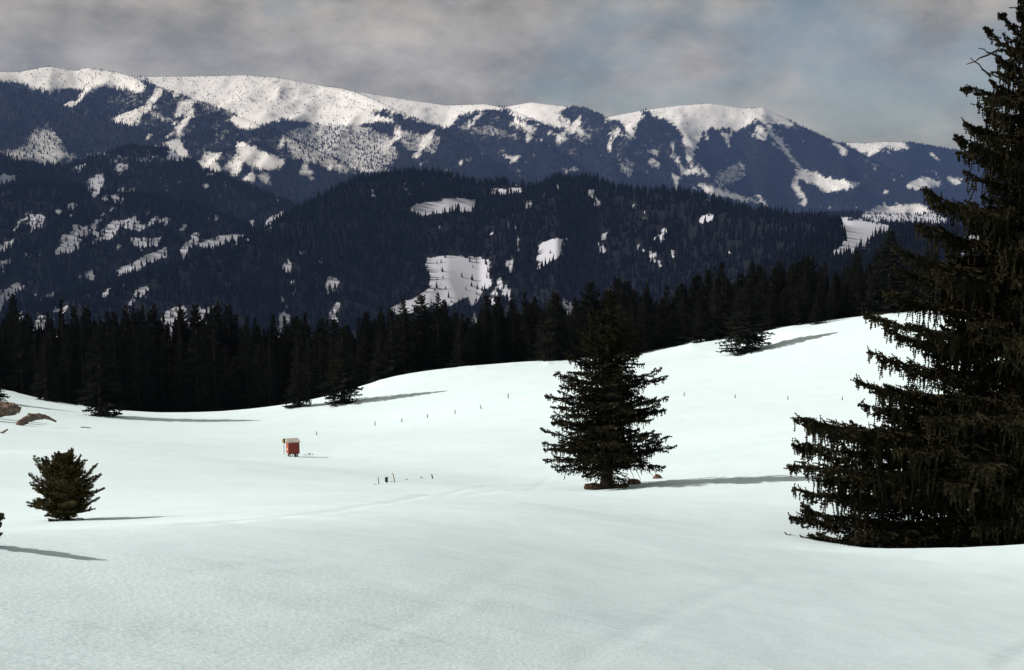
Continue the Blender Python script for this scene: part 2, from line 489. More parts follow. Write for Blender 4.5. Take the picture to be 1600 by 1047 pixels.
NEAR_HILL = [(-400, 600, 1700), (-100, 520, 1900), (0, 492, 2000), (100, 470, 2050), (200, 442, 2120), (270, 420, 2180), (380, 376, 2300), (440, 347, 2400), (500, 312, 2500), (560, 285, 2580),
             (640, 271, 2650), (700, 276, 2680), (750, 292, 2700), (790, 286, 2700), (830, 297, 2650), (870, 283, 2600), (930, 283, 2600), (960, 297, 2550),
             (1000, 301, 2500), (1060, 303, 2450), (1090, 307, 2400), (1140, 324, 2300), (1200, 336, 2200), (1300, 350, 2000), (1340, 362, 1900), (1500, 400, 1700), (2200, 520, 1500)]
LEFT_HILL = [(-500, 240, 3300), (-100, 246, 3500), (0, 242, 3600), (40, 256, 3700), (110, 262, 3800), (160, 245, 3900), (210, 230, 4000), (270, 235, 4000), (330, 268, 3900), (420, 305, 3700), (480, 330, 3600), (560, 380, 3500), (800, 480, 3400), (2200, 700, 3000)]
LEFT_SPUR = [(-500, 250, 2900), (-100, 285, 2900), (0, 300, 2900), (70, 290, 2950), (160, 300, 3000), (250, 312, 3000), (330, 330, 3000), (420, 370, 2900), (500, 420, 2800), (700, 520, 2700), (2200, 800, 2500)]
SHOULDER = [(-400, 900, 1550), (1000, 640, 1550), (1180, 430, 1600), (1270, 378, 1700), (1310, 351, 1800), (1400, 358, 1850), (1480, 362, 1850), (1600, 362, 1850), (1800, 350, 1850), (2200, 330, 1850)]
FOOT = [(-400, 430, 4800), (700, 400, 4800), (1000, 350, 4600), (1330, 335, 4300), (1420, 335, 4300), (1560, 330, 4300), (2200, 330, 4300)]

def near_z(u, Y):
    z = np.full(np.broadcast(u, Y).shape, -520.0)
    h = sheet(u, Y, NEAR_HILL, 0.42, 0.45, 60, 0, 42, 300, 3)
    pu = 800 + FX * u                        # added spur right of the large clearing, shaped to turn it to the sun
    h = h + 44 * np.exp(-((pu - 800) / 85.0) ** 2) * smooth(2620, 2440, Y) * smooth(1500, 1800, Y)
    z = np.maximum(z, h)
    z = np.maximum(z, sheet(u, Y, LEFT_HILL, 0.36, 0.40, 60, 0, 60, 380, 13))
    z = np.maximum(z, sheet(u, Y, LEFT_SPUR, 0.36, 0.40, 80, 0, 60, 300, 23))
    z = np.maximum(z, sheet(u, Y, SHOULDER, 0.105, 0.45, 50, 0, 6, 160, 33))
    z = np.maximum(z, sheet(u, Y, FOOT, 0.20, 0.30, 100, 0, 60, 500, 43))
    return z

RANGE_A = [(-600, 140, 7600), (-100, 120, 7600), (0, 113, 7700), (40, 113, 7750), (88, 104, 7800), (128, 111, 7800), (146, 106, 7800), (190, 113, 7700), (216, 120, 7550), (250, 135, 7350), (300, 153, 7100), (350, 172, 6900),
           (400, 190, 6700), (450, 212, 6500), (520, 245, 6300), (600, 290, 6100), (800, 420, 5900), (2200, 900, 5500)]
RANGE_A2 = [(-600, 140, 6600), (-50, 122, 6700), (0, 128, 6750), (60, 148, 6700), (120, 172, 6600), (200, 196, 6500), (260, 215, 6400), (340, 240, 6300), (450, 280, 6200), (700, 420, 6000), (2200, 900, 5500)]
RANGE_B = [(-600, 200, 9800), (100, 160, 9600), (216, 121, 9500), (260, 120, 9500), (300, 120, 9500), (390, 118, 9400), (440, 122, 9300), (500, 133, 9200), (540, 139, 9000), (570, 148, 8700), (600, 161, 8400), (640, 181, 8100),
           (695, 206, 7800), (760, 245, 7500), (900, 330, 7200), (2200, 900, 6500)]
RANGE_C = [(-600, 300, 10500), (400, 175, 10500), (540, 140, 10400), (600, 150, 10400), (650, 158, 10300), (700, 165, 10200), (760, 163, 10000), (785, 168, 9800), (820, 180, 9400), (880, 212, 8900), (960, 250, 8400), (1200, 380, 8000), (2200, 900, 7000)]
RANGE_C2 = [(-600, 600, 9000), (600, 250, 8800), (690, 197, 8800), (720, 181, 8900), (750, 174, 8900), (780, 176, 8800), (810, 196, 8500), (870, 240, 8100), (960, 290, 7900), (1200, 400, 7500), (2200, 900, 6500)]
RANGE_D = [(-600, 600, 10500), (700, 230, 10500), (785, 168, 10500), (830, 160, 10400), (850, 163, 10300), (880, 166, 10200), (910, 168, 10000), (945, 182, 9700), (975, 205, 9300), (1010, 240, 8900), (1080, 290, 8500), (1300, 420, 8000), (2200, 900, 7000)]
RANGE_E = [(-600, 700, 10500), (850, 240, 10500), (945, 184, 10500), (1000, 173, 10500), (1060, 165, 10500), (1105, 162, 10500), (1160, 170, 10500), (1188, 168, 10500), (1230, 189, 10400), (1300, 222, 10200), (1350, 246, 9900), (1450, 300, 9500), (2200, 600, 9000)]
RANGE_E2 = [(-600, 700, 9500), (940, 230, 9300), (985, 190, 9500), (1010, 183, 9550), (1035, 192, 9500), (1055, 210, 9350), (1075, 240, 9100), (1110, 275, 8800), (1300, 400, 8500), (2200, 900, 8000)]
RANGE_F = [(-600, 800, 11500), (1150, 300, 11500), (1250, 236, 11500), (1300, 223, 11500), (1345, 224, 11500), (1375, 222, 11500), (1420, 223, 11500), (1470, 232, 11500), (1530, 242, 11500), (1600, 246, 11500), (1800, 262, 11500), (2300, 250, 11500)]
def far_z(u, Y):
    z = np.full(np.broadcast(u, Y).shape, -520.0)
    k = 0
    for pts, fr, nz in ((RANGE_A, 0.32, 170), (RANGE_A2, 0.34, 150), (RANGE_B, 0.30, 150), (RANGE_C, 0.32, 150), (RANGE_C2, 0.34, 130), (RANGE_D, 0.33, 150), (RANGE_E, 0.36, 170), (RANGE_E2, 0.40, 120), (RANGE_F, 0.26, 130)):
        k += 1
        z = np.maximum(z, sheet(u, Y, pts, fr, 0.4, 70, 0, nz, 620, 100 + 7 * k))
    return z

def poly_in(px, py, poly):
    inside = np.zeros(px.shape, bool)
    n = len(poly); j = n - 1
    for i in range(n):
        xi, yi = poly[i]; xj, yj = poly[j]
        c = ((yi > py) != (yj > py)) & (px < (xj - xi) * (py - yi) / (yj - yi + 1e-12) + xi)
        inside ^= c; j = i
    return inside

# clearings and bare summits: outline as met on the terrain, share of it left bare
SNOW_FAR = [
    ([(205, 110), (390, 110), (560, 130), (600, 150), (640, 166), (700, 198), (660, 192), (610, 172), (575, 175), (620, 188), (540, 196), (450, 188), (370, 178), (310, 158), (250, 138), (225, 124)], 0.78),
    ([(-40, 104), (90, 98), (146, 100), (215, 112), (230, 148), (195, 140), (165, 134), (140, 142), (105, 136), (78, 146), (30, 130), (-40, 124)], 0.72),
    ([(350, 187), (400, 174), (440, 176), (446, 184), (392, 203)], 0.97),
    ([(446, 208), (500, 188), (560, 194), (612, 212), (624, 246), (590, 272), (540, 270), (450, 246)], 0.46),
    ([(545, 128), (700, 150), (760, 155), (792, 172), (750, 172), (718, 182), (698, 200), (650, 188), (600, 160)], 0.88),
    ([(780, 160), (832, 150), (868, 160), (880, 202), (846, 192), (806, 182)], 0.95),
    ([(800, 182), (838, 198), (836, 212), (800, 196)], 0.7),
    ([(868, 158), (905, 160), (890, 170), (872, 176)], 0.7),
    ([(940, 174), (1000, 164), (1005, 184), (992, 196), (986, 220), (978, 214), (976, 192), (945, 186)], 0.9),
    ([(996, 164), (1105, 152), (1196, 160), (1246, 198), (1216, 194), (1184, 186), (1150, 204), (1118, 200), (1098, 200), (1088, 232), (1080, 262), (1072, 240), (1066, 214), (1050, 192), (1020, 180)], 0.88),
    ([(1190, 186), (1202, 194), (1252, 262), (1246, 264), (1206, 216)], 0.85),
    ([(1040, 232), (1048, 240), (1076, 264), (1070, 266), (1044, 244)], 0.7),
    ([(1062, 262), (1092, 262), (1098, 270), (1066, 276)], 0.7),
    ([(1244, 264), (1270, 266), (1284, 276), (1340, 286), (1344, 291), (1290, 302), (1276, 290), (1246, 282)], 0.93),
    ([(1110, 290), (1120, 266), (1160, 250), (1166, 276), (1140, 290)], 0.45),
    ([(1086, 284), (1130, 296), (1200, 318), (1160, 316), (1100, 300)], 0.75),
    ([(1296, 212), (1414, 214), (1420, 236), (1385, 232), (1362, 244), (1330, 232)], 0.75),
    ([(1405, 292), (1445, 276), (1476, 290), (1430, 296)], 0.85), ([(1370, 300), (1392, 298), (1388, 304)], 0.8),
    ([(1480, 278), (1502, 278), (1504, 286), (1486, 288)], 0.85), ([(1440, 268), (1460, 267), (1460, 271)], 0.8),
    ([(1345, 335), (1380, 318), (1440, 318), (1480, 340), (1480, 352), (1345, 345)], 0.7),
    ([(300, 155), (352, 172), (420, 200), (380, 192), (320, 170)], 0.35),
    ([(230, 172), (290, 196), (285, 200), (236, 180)], 0.6), ([(700, 190), (770, 195), (840, 222), (780, 216), (720, 205)], 0.35),
    ([(780, 240), (820, 246), (800, 256)], 0.6), ([(900, 200), (930, 215), (905, 225)], 0.4), ([(965, 255), (990, 252), (988, 276), (972, 275)], 0.5),
    ([(860, 262), (905, 262), (900, 270)], 0.5), ([(620, 200), (690, 215), (680, 240), (630, 235)], 0.4),
]
SNOW_NEAR = [
    ([(644, 322), (690, 312), (732, 308), (748, 314), (738, 332), (650, 336)], 0.96),
    ([(776, 294), (812, 291), (816, 300), (782, 306)], 0.85), ([(818, 316), (830, 312), (832, 326), (820, 326)], 0.8),
    ([(846, 380), (872, 370), (882, 374), (880, 398), (862, 408), (838, 424)], 0.93),
    ([(664, 402), (700, 398), (764, 404), (768, 446), (740, 462), (690, 480), (618, 492), (608, 480), (640, 468), (674, 448)], 0.91),
    ([(1022, 372), (1040, 356), (1046, 362), (1034, 382)], 0.85), ([(1090, 336), (1112, 330), (1116, 344), (1098, 352)], 0.8),
    ([(916, 296), (926, 292), (940, 322), (930, 326)], 0.65), ([(868, 285), (876, 285), (876, 304), (870, 304)], 0.6),
    ([(632, 286), (640, 286), (640, 304), (634, 304)], 0.7), ([(624, 384), (646, 364), (650, 370), (630, 396)], 0.22),
    ([(655, 366), (668, 356), (672, 384), (658, 390)], 0.18), ([(770, 340), (778, 340), (780, 380), (770, 380)], 0.25), ([(1280, 318), (1284, 322), (1280, 326)], 0.8),
    # left slopes
    ([(18, 246), (58, 196), (84, 204), (112, 244), (62, 256)], 0.50), ([(-10, 238), (30, 228), (110, 236), (130, 250), (20, 254)], 0.44), ([(150, 246), (250, 238), (300, 250), (180, 262)], 0.40), ([(262, 222), (278, 214), (296, 240), (290, 252), (266, 248)], 0.9),
    ([(308, 252), (324, 240), (346, 262), (340, 270), (314, 264)], 0.9), ([(362, 222), (380, 222), (442, 250), (438, 262), (408, 266), (384, 250)], 0.92),
    ([(402, 268), (424, 272), (420, 294), (406, 284)], 0.6), ([(130, 240), (262, 222), (262, 230), (140, 252)], 0.35),
    ([(-20, 272), (34, 276), (20, 286), (-20, 292)], 0.85), ([(136, 280), (160, 268), (168, 288), (150, 312), (140, 304)], 0.65),
    ([(176, 308), (188, 308), (188, 324), (178, 322)], 0.6), ([(226, 264), (240, 264), (236, 282)], 0.5), ([(250, 280), (264, 284), (258, 304)], 0.4), ([(340, 280), (362, 284), (360, 294)], 0.6),
    ([(410, 352), (440, 328), (442, 336), (414, 362)], 0.85), ([(280, 392), (306, 362), (314, 368), (286, 410)], 0.8), ([(310, 376), (360, 366), (398, 362), (390, 376), (318, 396)], 0.75),
    ([(180, 424), (224, 400), (262, 382), (260, 402), (190, 434)], 0.8), ([(200, 370), (232, 370), (226, 394), (204, 388)], 0.65), ([(96, 372), (130, 370), (126, 392), (98, 398)], 0.6),
    ([(66, 378), (78, 378), (76, 392)], 0.6), ([(30, 398), (60, 394), (58, 404), (34, 404)], 0.5), ([(62, 462), (88, 458), (84, 474), (66, 472)], 0.75), ([(124, 428), (150, 420), (152, 438), (130, 440)], 0.6),
    ([(36, 452), (48, 452), (46, 460)], 0.6), ([(-10, 452), (12, 452), (4, 478), (-10, 478)], 0.5), ([(296, 424), (312, 422), (314, 436)], 0.5), ([(440, 404), (470, 400), (466, 428), (446, 426)], 0.3), ([(520, 420), (560, 430), (556, 456), (530, 450)], 0.3),
    ([(1302, 340), (1322, 340), (1396, 355), (1398, 362), (1360, 376), (1352, 392), (1290, 402), (1316, 384), (1322, 368)], 1.0),
    ([(1500, 372), (1530, 368), (1528, 404), (1502, 404)], 0.95), ([(1536, 378), (1560, 376), (1560, 400), (1540, 400)], 0.9),
]
SNOW_ALL = SNOW_FAR + SNOW_NEAR
def bare(px, py, polys, x, y, jit, base_noise, nseed):
    """0..1 share of bare snow at terrain points that the photo shows at px, py"""
    b = np.zeros(px.shape)
    for rep, (scl, amp) in enumerate(((60, 1.0), (24, 1.1), (11, 1.4))):
        jx = jit * amp * (fbm(x / scl, y / scl, nseed + 31 * rep, 3) - 0.5) * 2
        jy = jit * amp * (fbm(x / scl + 40, y / scl + 7, nseed + 5 + 31 * rep, 3) - 0.5) * 1.4
        one = np.zeros(px.shape)
        for poly, s in polys:
            q = np.array(poly)
            m = (px > q[:, 0].min() - 15) & (px < q[:, 0].max() + 15) & (py > q[:, 1].min() - 15) & (py < q[:, 1].max() + 15)
            if m.any():
                t = np.zeros(px.shape)
                t[m] = poly_in(px[m] + jx[m], py[m] + jy[m], poly) * s
                one = np.maximum(one, t)
        b += one / 3
    n = fbm(x / base_noise, y / (base_noise * 3.5), nseed + 12, 4, 0.65)
    big = fbm(x / (base_noise * 6), y / (base_noise * 8), nseed + 15, 2)
    sp = smooth(0.63, 0.76, n + 0.25 * (big - 0.5) + (0.035 * smooth(700, 450, px) if base_noise < 100 else 0)) * 0.6
    mot = smooth(0.46, 0.62, fbm(x / (base_noise * 0.5), y / (base_noise * 0.9), nseed + 60, 3, 0.7)) * smooth(0.44, 0.62, big) * (0.26 if base_noise > 100 else 0.28)
    return np.maximum(np.maximum(b, sp), mot)

def terrain(name, label, zf, Y0, Y1, nr, nc, polys, jit, base_noise, nseed, geometric):
    if geometric:
        Y = np.concatenate([np.geomspace(Y0, 1500, 40)[:-1], np.linspace(1500, 2900, 250)[:-1], np.linspace(2900, 4200, 110)[:-1], np.linspace(4200, Y1, 30)])
    else:
        Y = np.linspace(Y0, Y1, nr)
    nr = len(Y)
    u = np.linspace(-0.50, 0.50, nc)
    U, YY = np.meshgrid(u, Y)
    Z = zf(U, YY); X = U * YY
    px, py = project(X, YY, Z)
    B = bare(px, py, polys, X, YY, jit, base_noise, nseed)
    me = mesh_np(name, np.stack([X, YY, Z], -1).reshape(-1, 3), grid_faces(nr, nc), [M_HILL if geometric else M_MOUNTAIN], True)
    a = me.attributes.new('forest', 'FLOAT', 'POINT')
    a.data.foreach_set('value', np.clip(1 - B, 0, 1).astype(np.float32).ravel())
    return tag(obj(name, me), label, kind='structure')

terrain('hills', 'wooded hills and valley beyond the meadow with snowy clearings', near_z, 300, 5600, 300, 620, SNOW_ALL, 8, 30, 300, True)
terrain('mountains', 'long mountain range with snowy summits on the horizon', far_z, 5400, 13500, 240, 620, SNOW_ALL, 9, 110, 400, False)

tick('hills')
# far forests: one small spruce shape set out over the slopes
def far_tree_mesh(name, seed):
    rng = np.random.default_rng(seed)
    V, F = [], []
    tiers = 5
    for k in range(tiers):
        z0 = 0.04 + 0.80 * k / tiers
        z1 = z0 + 0.36 - 0.02 * k
        r = 0.175 * (1 - k / (tiers + 0.35)) * (0.85 + 0.3 * rng.random())
        n = 7
        o = len(V)
        V.append((0, 0, min(z1, 1.0)))
        for j in range(n):
            a = 2 * math.pi * (j + rng.random() * 0.7) / n
            rr = r * (0.65 + 0.55 * rng.random())
            V.append((rr * math.cos(a), rr * math.sin(a), z0 - 0.03 * rng.random()))
        for j in range(n):
            F.append((o, o + 1 + j, o + 1 + (j + 1) % n))
    return mesh_np(name, np.array(V), np.array(F), [M_FAR])
FAR_PROTOS = [bpy.data.objects.new('far_spruce', far_tree_mesh('far_spruce', s)) for s in (1, 2, 3)]

def instancer_group():
    g = bpy.data.node_groups.new('forest_scatter', 'GeometryNodeTree')
    g.interface.new_socket('Geometry', in_out='INPUT', socket_type='NodeSocketGeometry')
    g.interface.new_socket('Geometry', in_out='OUTPUT', socket_type='NodeSocketGeometry')
    N, L = g.nodes, g.links
    gi = N.new('NodeGroupInput'); go = N.new('NodeGroupOutput')
    ip = N.new('GeometryNodeInstanceOnPoints')
    g2i = N.new('GeometryNodeGeometryToInstance')
    for o in FAR_PROTOS:
        oi = N.new('GeometryNodeObjectInfo'); oi.inputs['Object'].default_value = o
        L.new(oi.outputs['Geometry'], g2i.inputs['Geometry'])
    sc = N.new('GeometryNodeInputNamedAttribute'); sc.data_type = 'FLOAT_VECTOR'; sc.inputs['Name'].default_value = 'tree_scale'
    ro = N.new('GeometryNodeInputNamedAttribute'); ro.data_type = 'FLOAT_VECTOR'; ro.inputs['Name'].default_value = 'tree_turn'
    ix = N.new('GeometryNodeInputNamedAttribute'); ix.data_type = 'INT'; ix.inputs['Name'].default_value = 'tree_pick'
    L.new(gi.outputs[0], ip.inputs['Points']); L.new(g2i.outputs[0], ip.inputs['Instance'])
    ip.inputs['Pick Instance'].default_value = True
    L.new(ix.outputs['Attribute'], ip.inputs['Instance Index'])
    L.new(ro.outputs['Attribute'], ip.inputs['Rotation']); L.new(sc.outputs['Attribute'], ip.inputs['Scale'])
    L.new(ip.outputs['Instances'], go.inputs[0])
    return g
SCATTER = instancer_group()

def forest(name, label, P, H, rng):
    me = bpy.data.meshes.new(name)
    n = len(P)
    me.vertices.add(n); me.vertices.foreach_set('co', P.astype(np.float32).ravel())
    wd = H * (0.85 + 0.5 * rng.random(n))
    a = me.attributes.new('tree_scale', 'FLOAT_VECTOR', 'POINT'); a.data.foreach_set('vector', np.stack([wd, wd, H], 1).astype(np.float32).ravel())
    t = np.zeros((n, 3)); t[:, 2] = rng.random(n) * 6.283
    t[:, :2] = rng.normal(0, 0.03, (n, 2))
    a = me.attributes.new('tree_turn', 'FLOAT_VECTOR', 'POINT'); a.data.foreach_set('vector', t.astype(np.float32).ravel())
    a = me.attributes.new('tree_pick', 'INT', 'POINT'); a.data.foreach_set('value', rng.integers(0, 3, n).astype(np.int32))
    me.materials.append(M_FAR)
    o = obj(name, me)
    md = o.modifiers.new('scatter', 'NODES'); md.node_group = SCATTER
    return tag(o, label, kind='stuff')

def visible_cut(zf, x, y, z, lift, Y0):
    """keep the points that show over the terrain before them (or would from a step aside)"""
    Yg = np.geomspace(max(Y0 * 0.7, 320), y.max(), 170); ug = np.linspace(-0.5, 0.5, 260)
    UG, YG = np.meshgrid(ug, Yg)
    S = np.maximum.accumulate(zf(UG, YG) / YG, axis=0)
    r = np.clip(np.searchsorted(Yg, y * 0.985) - 1, 0, len(Yg) - 1)
    c = np.clip(np.round((x / y + 0.5) * 259).astype(int), 0, 259)
    s = np.minimum(np.minimum(S[r, c], S[r, np.maximum(c - 2, 0)]), S[r, np.minimum(c + 2, 259)])
    return ~(s > (z + lift + 6) / y)

def scatter(name, label, zf, Y0, Y1, spacing, hmin, hmax, polys, jit, base_noise, nseed, seed, umin=-0.45, umax=0.45):
    rng = np.random.default_rng(seed)
    area = 0.5 * (umax - umin) * (Y1 ** 2 - Y0 ** 2)
    n = int(area / spacing ** 2)
    Y = np.sqrt(rng.random(n) * (Y1 ** 2 - Y0 ** 2) + Y0 ** 2)
    u = umin + (umax - umin) * rng.random(n)
    z = zf(u, Y); x = u * Y
    px, py = project(x, Y, z)
    k = (px > -60) & (px < 1660) & (py < 520) & (z > -500)
    x, Y, z, px, py = x[k], Y[k], z[k], px[k], py[k]
    B = bare(px, py, polys, x, Y, jit, base_noise, nseed)
    cl = fbm(x / 35, Y / 35, nseed + 77, 2)
    k = rng.random(len(x)) > np.where(B > 0.02, np.clip(B + 0.5 * (cl - 0.5) * (B < 0.9), 0, 1) * 1.0, 0.0)
    x, Y, z, B = x[k], Y[k], z[k], B[k]
    k = visible_cut(zf, x, Y, z, hmax, Y0)
    x, Y, z, B = x[k], Y[k], z[k], B[k]
    H = (hmin + (hmax - hmin) * rng.random(len(x)) ** 1.2) * np.where(B > 0.5, 0.62, 1.0)
    print(name, len(x))
    return forest(name, label, np.stack([x, Y, z - 0.5], 1), H, rng)

scatter('hill_forest', 'dense dark spruce forest covering the hills in the middle distance', near_z, 1350, 5000, 8.0, 10, 21, SNOW_ALL, 8, 30, 300, 5)
scatter('mountain_forest', 'spruce forest covering the far mountain slopes below the snowy summits', far_z, 5500, 11800, 15, 11, 22, SNOW_ALL, 9, 110, 400, 6)
tick('far forest')
# TREES-START
# ------------------------------------------------------------------ spruces
class Twigs:
    def __init__(self): self.a, self.b, self.w = [], [], []
    def add(self, a, b, w):
        self.a.append(np.array(a, float)); self.b.append(np.array(b, float))
        self.w.append(np.broadcast_to(np.asarray(w, float), (len(a),)).copy())
    def brush(self, seg, rng, fins=3):
        """needled twigs: rows of small blades set round each twig, so the edge reads ragged"""
        A = np.concatenate(self.a); B = np.concatenate(self.b); W = np.concatenate(self.w)
        D = B - A; L = np.linalg.norm(D, axis=1) + 1e-9
        n = np.maximum(1, np.ceil(L / seg)).astype(int)
        idx = np.repeat(np.arange(len(A)), n)
        k = np.arange(len(idx)) - np.repeat(np.cumsum(n) - n, n)
        nn = n[idx].astype(float)
        d = D[idx] / nn[:, None]; a = A[idx] + d * k[:, None]; b = a + d * 1.2
        t = D[idx] / L[idx][:, None]
        ref = np.where(np.abs(t[:, 2:3]) > 0.8, np.array([[1.0, 0, 0]]), np.array([[0, 0, 1.0]]))
        s = np.cross(t, ref); s /= np.linalg.norm(s, axis=1)[:, None] + 1e-9
        q = np.cross(s, t)
        w = W[idx] * (1 - 0.55 * k / nn)
        out = []
        ph = rng.random(len(idx)) * 6.283
        for f in range(fins):
            an = ph + f * 2 * math.pi / fins
            r = w * (0.7 + 0.6 * rng.random(len(idx)))
            o = np.cos(an)[:, None] * s + np.sin(an)[:, None] * q
            apex = a + d * 0.95 + o * r[:, None]
            out.append(np.stack([a, b, apex], 1))
        T = np.concatenate(out)
        return T.reshape(-1, 3)

def unit(v): return v / (np.linalg.norm(v, axis=-1, keepdims=True) + 1e-9)

def bough(S, o, tip, sag, hang, P, rng):
    """a spruce limb from o to tip, bellied by sag, with side twigs, their shoots and hanging twigs"""
    o = np.asarray(o, float); tip = np.asarray(tip, float)
    L = np.linalg.norm(tip - o)
    sp = P['sp']; n = max(3, int(L / sp))
    t = np.linspace(0, 1, n + 1)
    pts = o + (tip - o) * t[:, None]
    pts[:, 2] -= sag * L * 4 * t * (1 - t) * (0.6 + 0.4 * t)
    side = unit(np.cross((tip - o), [0, 0, 1.0]))
    pts += side * (0.08 * L * np.sin(t * (3 + 4 * rng.random()) + rng.random() * 6))[:, None] * t[:, None]
    S.add(pts[:-1], pts[1:], P['w'] * 1.25 * (1 - 0.4 * t[:-1]))
    i0 = max(1, int(0.10 * n))
    I = np.repeat(np.arange(i0, n + 1), 2 * P['per'])
    sg = np.tile([1.0, -1.0], len(I) // 2)
    tt = np.clip(t[I] - rng.random(len(I)) / n, 0, 1)
    base = o + (tip - o) * tt[:, None]
    base = np.stack([np.interp(tt, t, pts[:, c]) for c in range(3)], 1)
    tang = unit(np.gradient(pts, axis=0))[I]
    al = np.radians(rng.uniform(38, 72, len(I)))
    ll = np.minimum(P['lmax'], P['lk'] * L * (1 - tt) ** 0.7) * rng.uniform(0.55, 1.1, len(I)) + P['lmin']
    d = unit(np.cos(al)[:, None] * tang + np.sin(al)[:, None] * side * sg[:, None] + np.array([0, 0, 1.0]) * rng.normal(P.get('lift', -0.06), 0.16, len(I))[:, None])
    mid = base + d * (ll * 0.55)[:, None]
    d2 = unit(d + np.array([0, 0, 1.0]) * rng.normal(P.get('curl', 0.05), 0.2, len(I))[:, None] + tang * 0.25)
    end = mid + d2 * (ll * 0.45)[:, None]
    S.add(base, mid, P['w']); S.add(mid, end, P['w'] * 0.95)
    sd = unit(np.cross(d, [0, 0, 1.0]))
    for f in P['sub']:
        for s in (1, -1):
            k = rng.random(len(I)) < 0.85
            p = (base + d * (ll * f)[:, None])[k] if f < 0.55 else (mid + d2 * (ll * (f - 0.55))[:, None])[k]
            m = k.sum()
            a2 = np.radians(rng.uniform(35, 65, m))
            dd = unit(np.cos(a2)[:, None] * d[k] + s * np.sin(a2)[:, None] * sd[k] + np.array([0, 0, 1.0]) * rng.normal(-0.05, 0.25, m)[:, None])
            l2 = P['sl'] * ll[k] * (1.1 - f) * rng.uniform(0.5, 1.2, m) + 0.35 * P['lmin']
            S.add(p, p + dd * l2[:, None], P['w'] * 0.85)
    if hang > 0:
        for f in P['hf']:
            k = rng.random(len(I)) < P['hp']
            m = k.sum()
            if not m: continue
            ff = np.clip(f + rng.uniform(-0.12, 0.12, m), 0, 0.95)
            p = base[k] + d[k] * (ll[k] * ff)[:, None]
            hl = hang * 1.2 * rng.random(m) ** 1.3 * (0.25 + 1.3 * vnoise(tt[k] * L * 2.2, np.full(m, L * 7.7), 3)) * np.minimum(1.0, 0.35 + 1.6 * (1 - tt[k])) * (0.5 + 0.5 * np.minimum(1, tt[k] * 3)) + 0.04
            dd = np.stack([rng.normal(0, 0.10, m), rng.normal(0, 0.10, m), -np.ones(m)], 1)
            q = p + dd * (hl * 0.6)[:, None]
            S.add(p, q, P['w'] * 0.75)
            dd2 = dd + rng.normal(0, 0.16, (m, 3))
            S.add(q, q + dd2 * (hl * 0.4)[:, None], P['w'] * 0.7)
    return pts

HI = dict(sp=0.18, per=1, w=0.064, lk=0.48, lmin=0.10, lmax=1.15, sub=(0.3, 0.65), sl=0.40, hf=(0.08, 0.38, 0.7), hp=0.85, lift=-0.16)
MID = dict(sp=0.21, per=1, w=0.062, lk=0.42, lmin=0.12, lmax=0.9, sub=(0.35, 0.7), sl=0.42, hf=(0.15, 0.6), hp=0.6)
LOW = dict(sp=0.40, per=1, w=0.12, lk=0.48, lmin=0.16, lmax=1.1, sub=(0.5,), sl=0.45, hf=(0.3,), hp=0.6)
YOUNG = dict(sp=0.036, per=1, w=0.017, lk=0.48, lmin=0.025, lmax=0.20, sub=(0.45, 0.8), sl=0.40, hf=(), hp=0, lift=0.10, curl=0.2, taper=False)

def tree_boughs(S, H, prof, n, P, rng, f0=0.03, lo=0.7, hi=1.05, hang=0.3, axis=lambda f: (0.0, 0.0), e_lo=-12, e_hi=42, sag=0.07, wood=None):
    pf = [p[0] for p in prof]; pr = [p[1] for p in prof]
    fs = f0 + (0.985 - f0) * (np.arange(n) + rng.random(n)) / n
    az = (np.arange(n) * 2.399963 + rng.normal(0, 0.35, n))
    for f, a in zip(fs, az):
        r = float(np.interp(f, pf, pr)) * rng.uniform(lo, hi)
        if r < 0.06: r = 0.06
        ax, ay = axis(f)
        e = math.radians(e_lo + (e_hi - e_lo) * f ** 1.3 + rng.normal(0, 11))
        e = min(e, math.radians(60))
        o = np.array([ax, ay, f * H - r * math.tan(e) * (0.55 if f > 0.12 else 0.0)])
        o[2] = max(o[2], 0.05)
        tip = o + np.array([r * math.cos(a), r * math.sin(a), r * math.tan(e)])
        tip[2] = min(max(tip[2], 0.12 if H > 2 else 0.02), 1.01 * H)
        q = min(1.0, 0.22 + r / 1.1) if P.get('taper', True) else 1.0
        pts = bough(S, o, tip, sag * rng.uniform(0.5, 1.5), hang * min(1.0, 0.25 + r / 2.2), dict(P, lmin=P['lmin'] * q, w=P['w'] * (0.55 + 0.45 * q)), rng)
        if wood is not None:
            k = max(2, int(len(pts) * 0.6))
            wood.append((pts[:k:max(1, k // 4)], r))

def wood_tubes(wood, base_r, sides=4):
    V, F, off = [], [], 0
    for pts, r in wood:
        if len(pts) < 2: continue
        rad = np.linspace(base_r * (0.5 + 0.25 * r), base_r * 0.25, len(pts))
        v, f = tube(pts, rad, sides, cap=False)
        V.append(v); F.append(np.array(f) + off); off += len(v)
    return np.concatenate(V), np.concatenate(F)

def trunk_mesh(name, H, r0, axis=lambda f: (0.0, 0.0), seed=0, extra=None, flare=0.35, below=0.8):
    f = np.concatenate([[-below / H], np.linspace(0, 1, 16)])
    pts = [(axis(max(0, q))[0], axis(max(0, q))[1], q * H) for q in f]
    rad = [r0 * (1 - 0.95 * max(0, q)) * (1 + flare * math.exp(-max(0, q) * H / 0.35)) for q in f]
    v, q = tube(pts, rad, 10, 0.10, seed)
    q = [tuple(dict.fromkeys(x)) for x in q]
    parts = [(v, q, 0)]
    if extra is not None:
        ev, ef = extra
        parts.append((ev, [tuple(x) for x in ef], 0))
    return mesh_mixed(name, parts, [M_BARK])

def crown_mesh(name, S, seg, rng, mat, fins=3):
    T = S.brush(seg, rng, fins)
    return mesh_np(name, T, np.arange(len(T)).reshape(-1, 3), [mat])

def sink(x, y, d=0.0):
    return (x, y, float(ground_z(np.array(x), np.array(y))) - d)

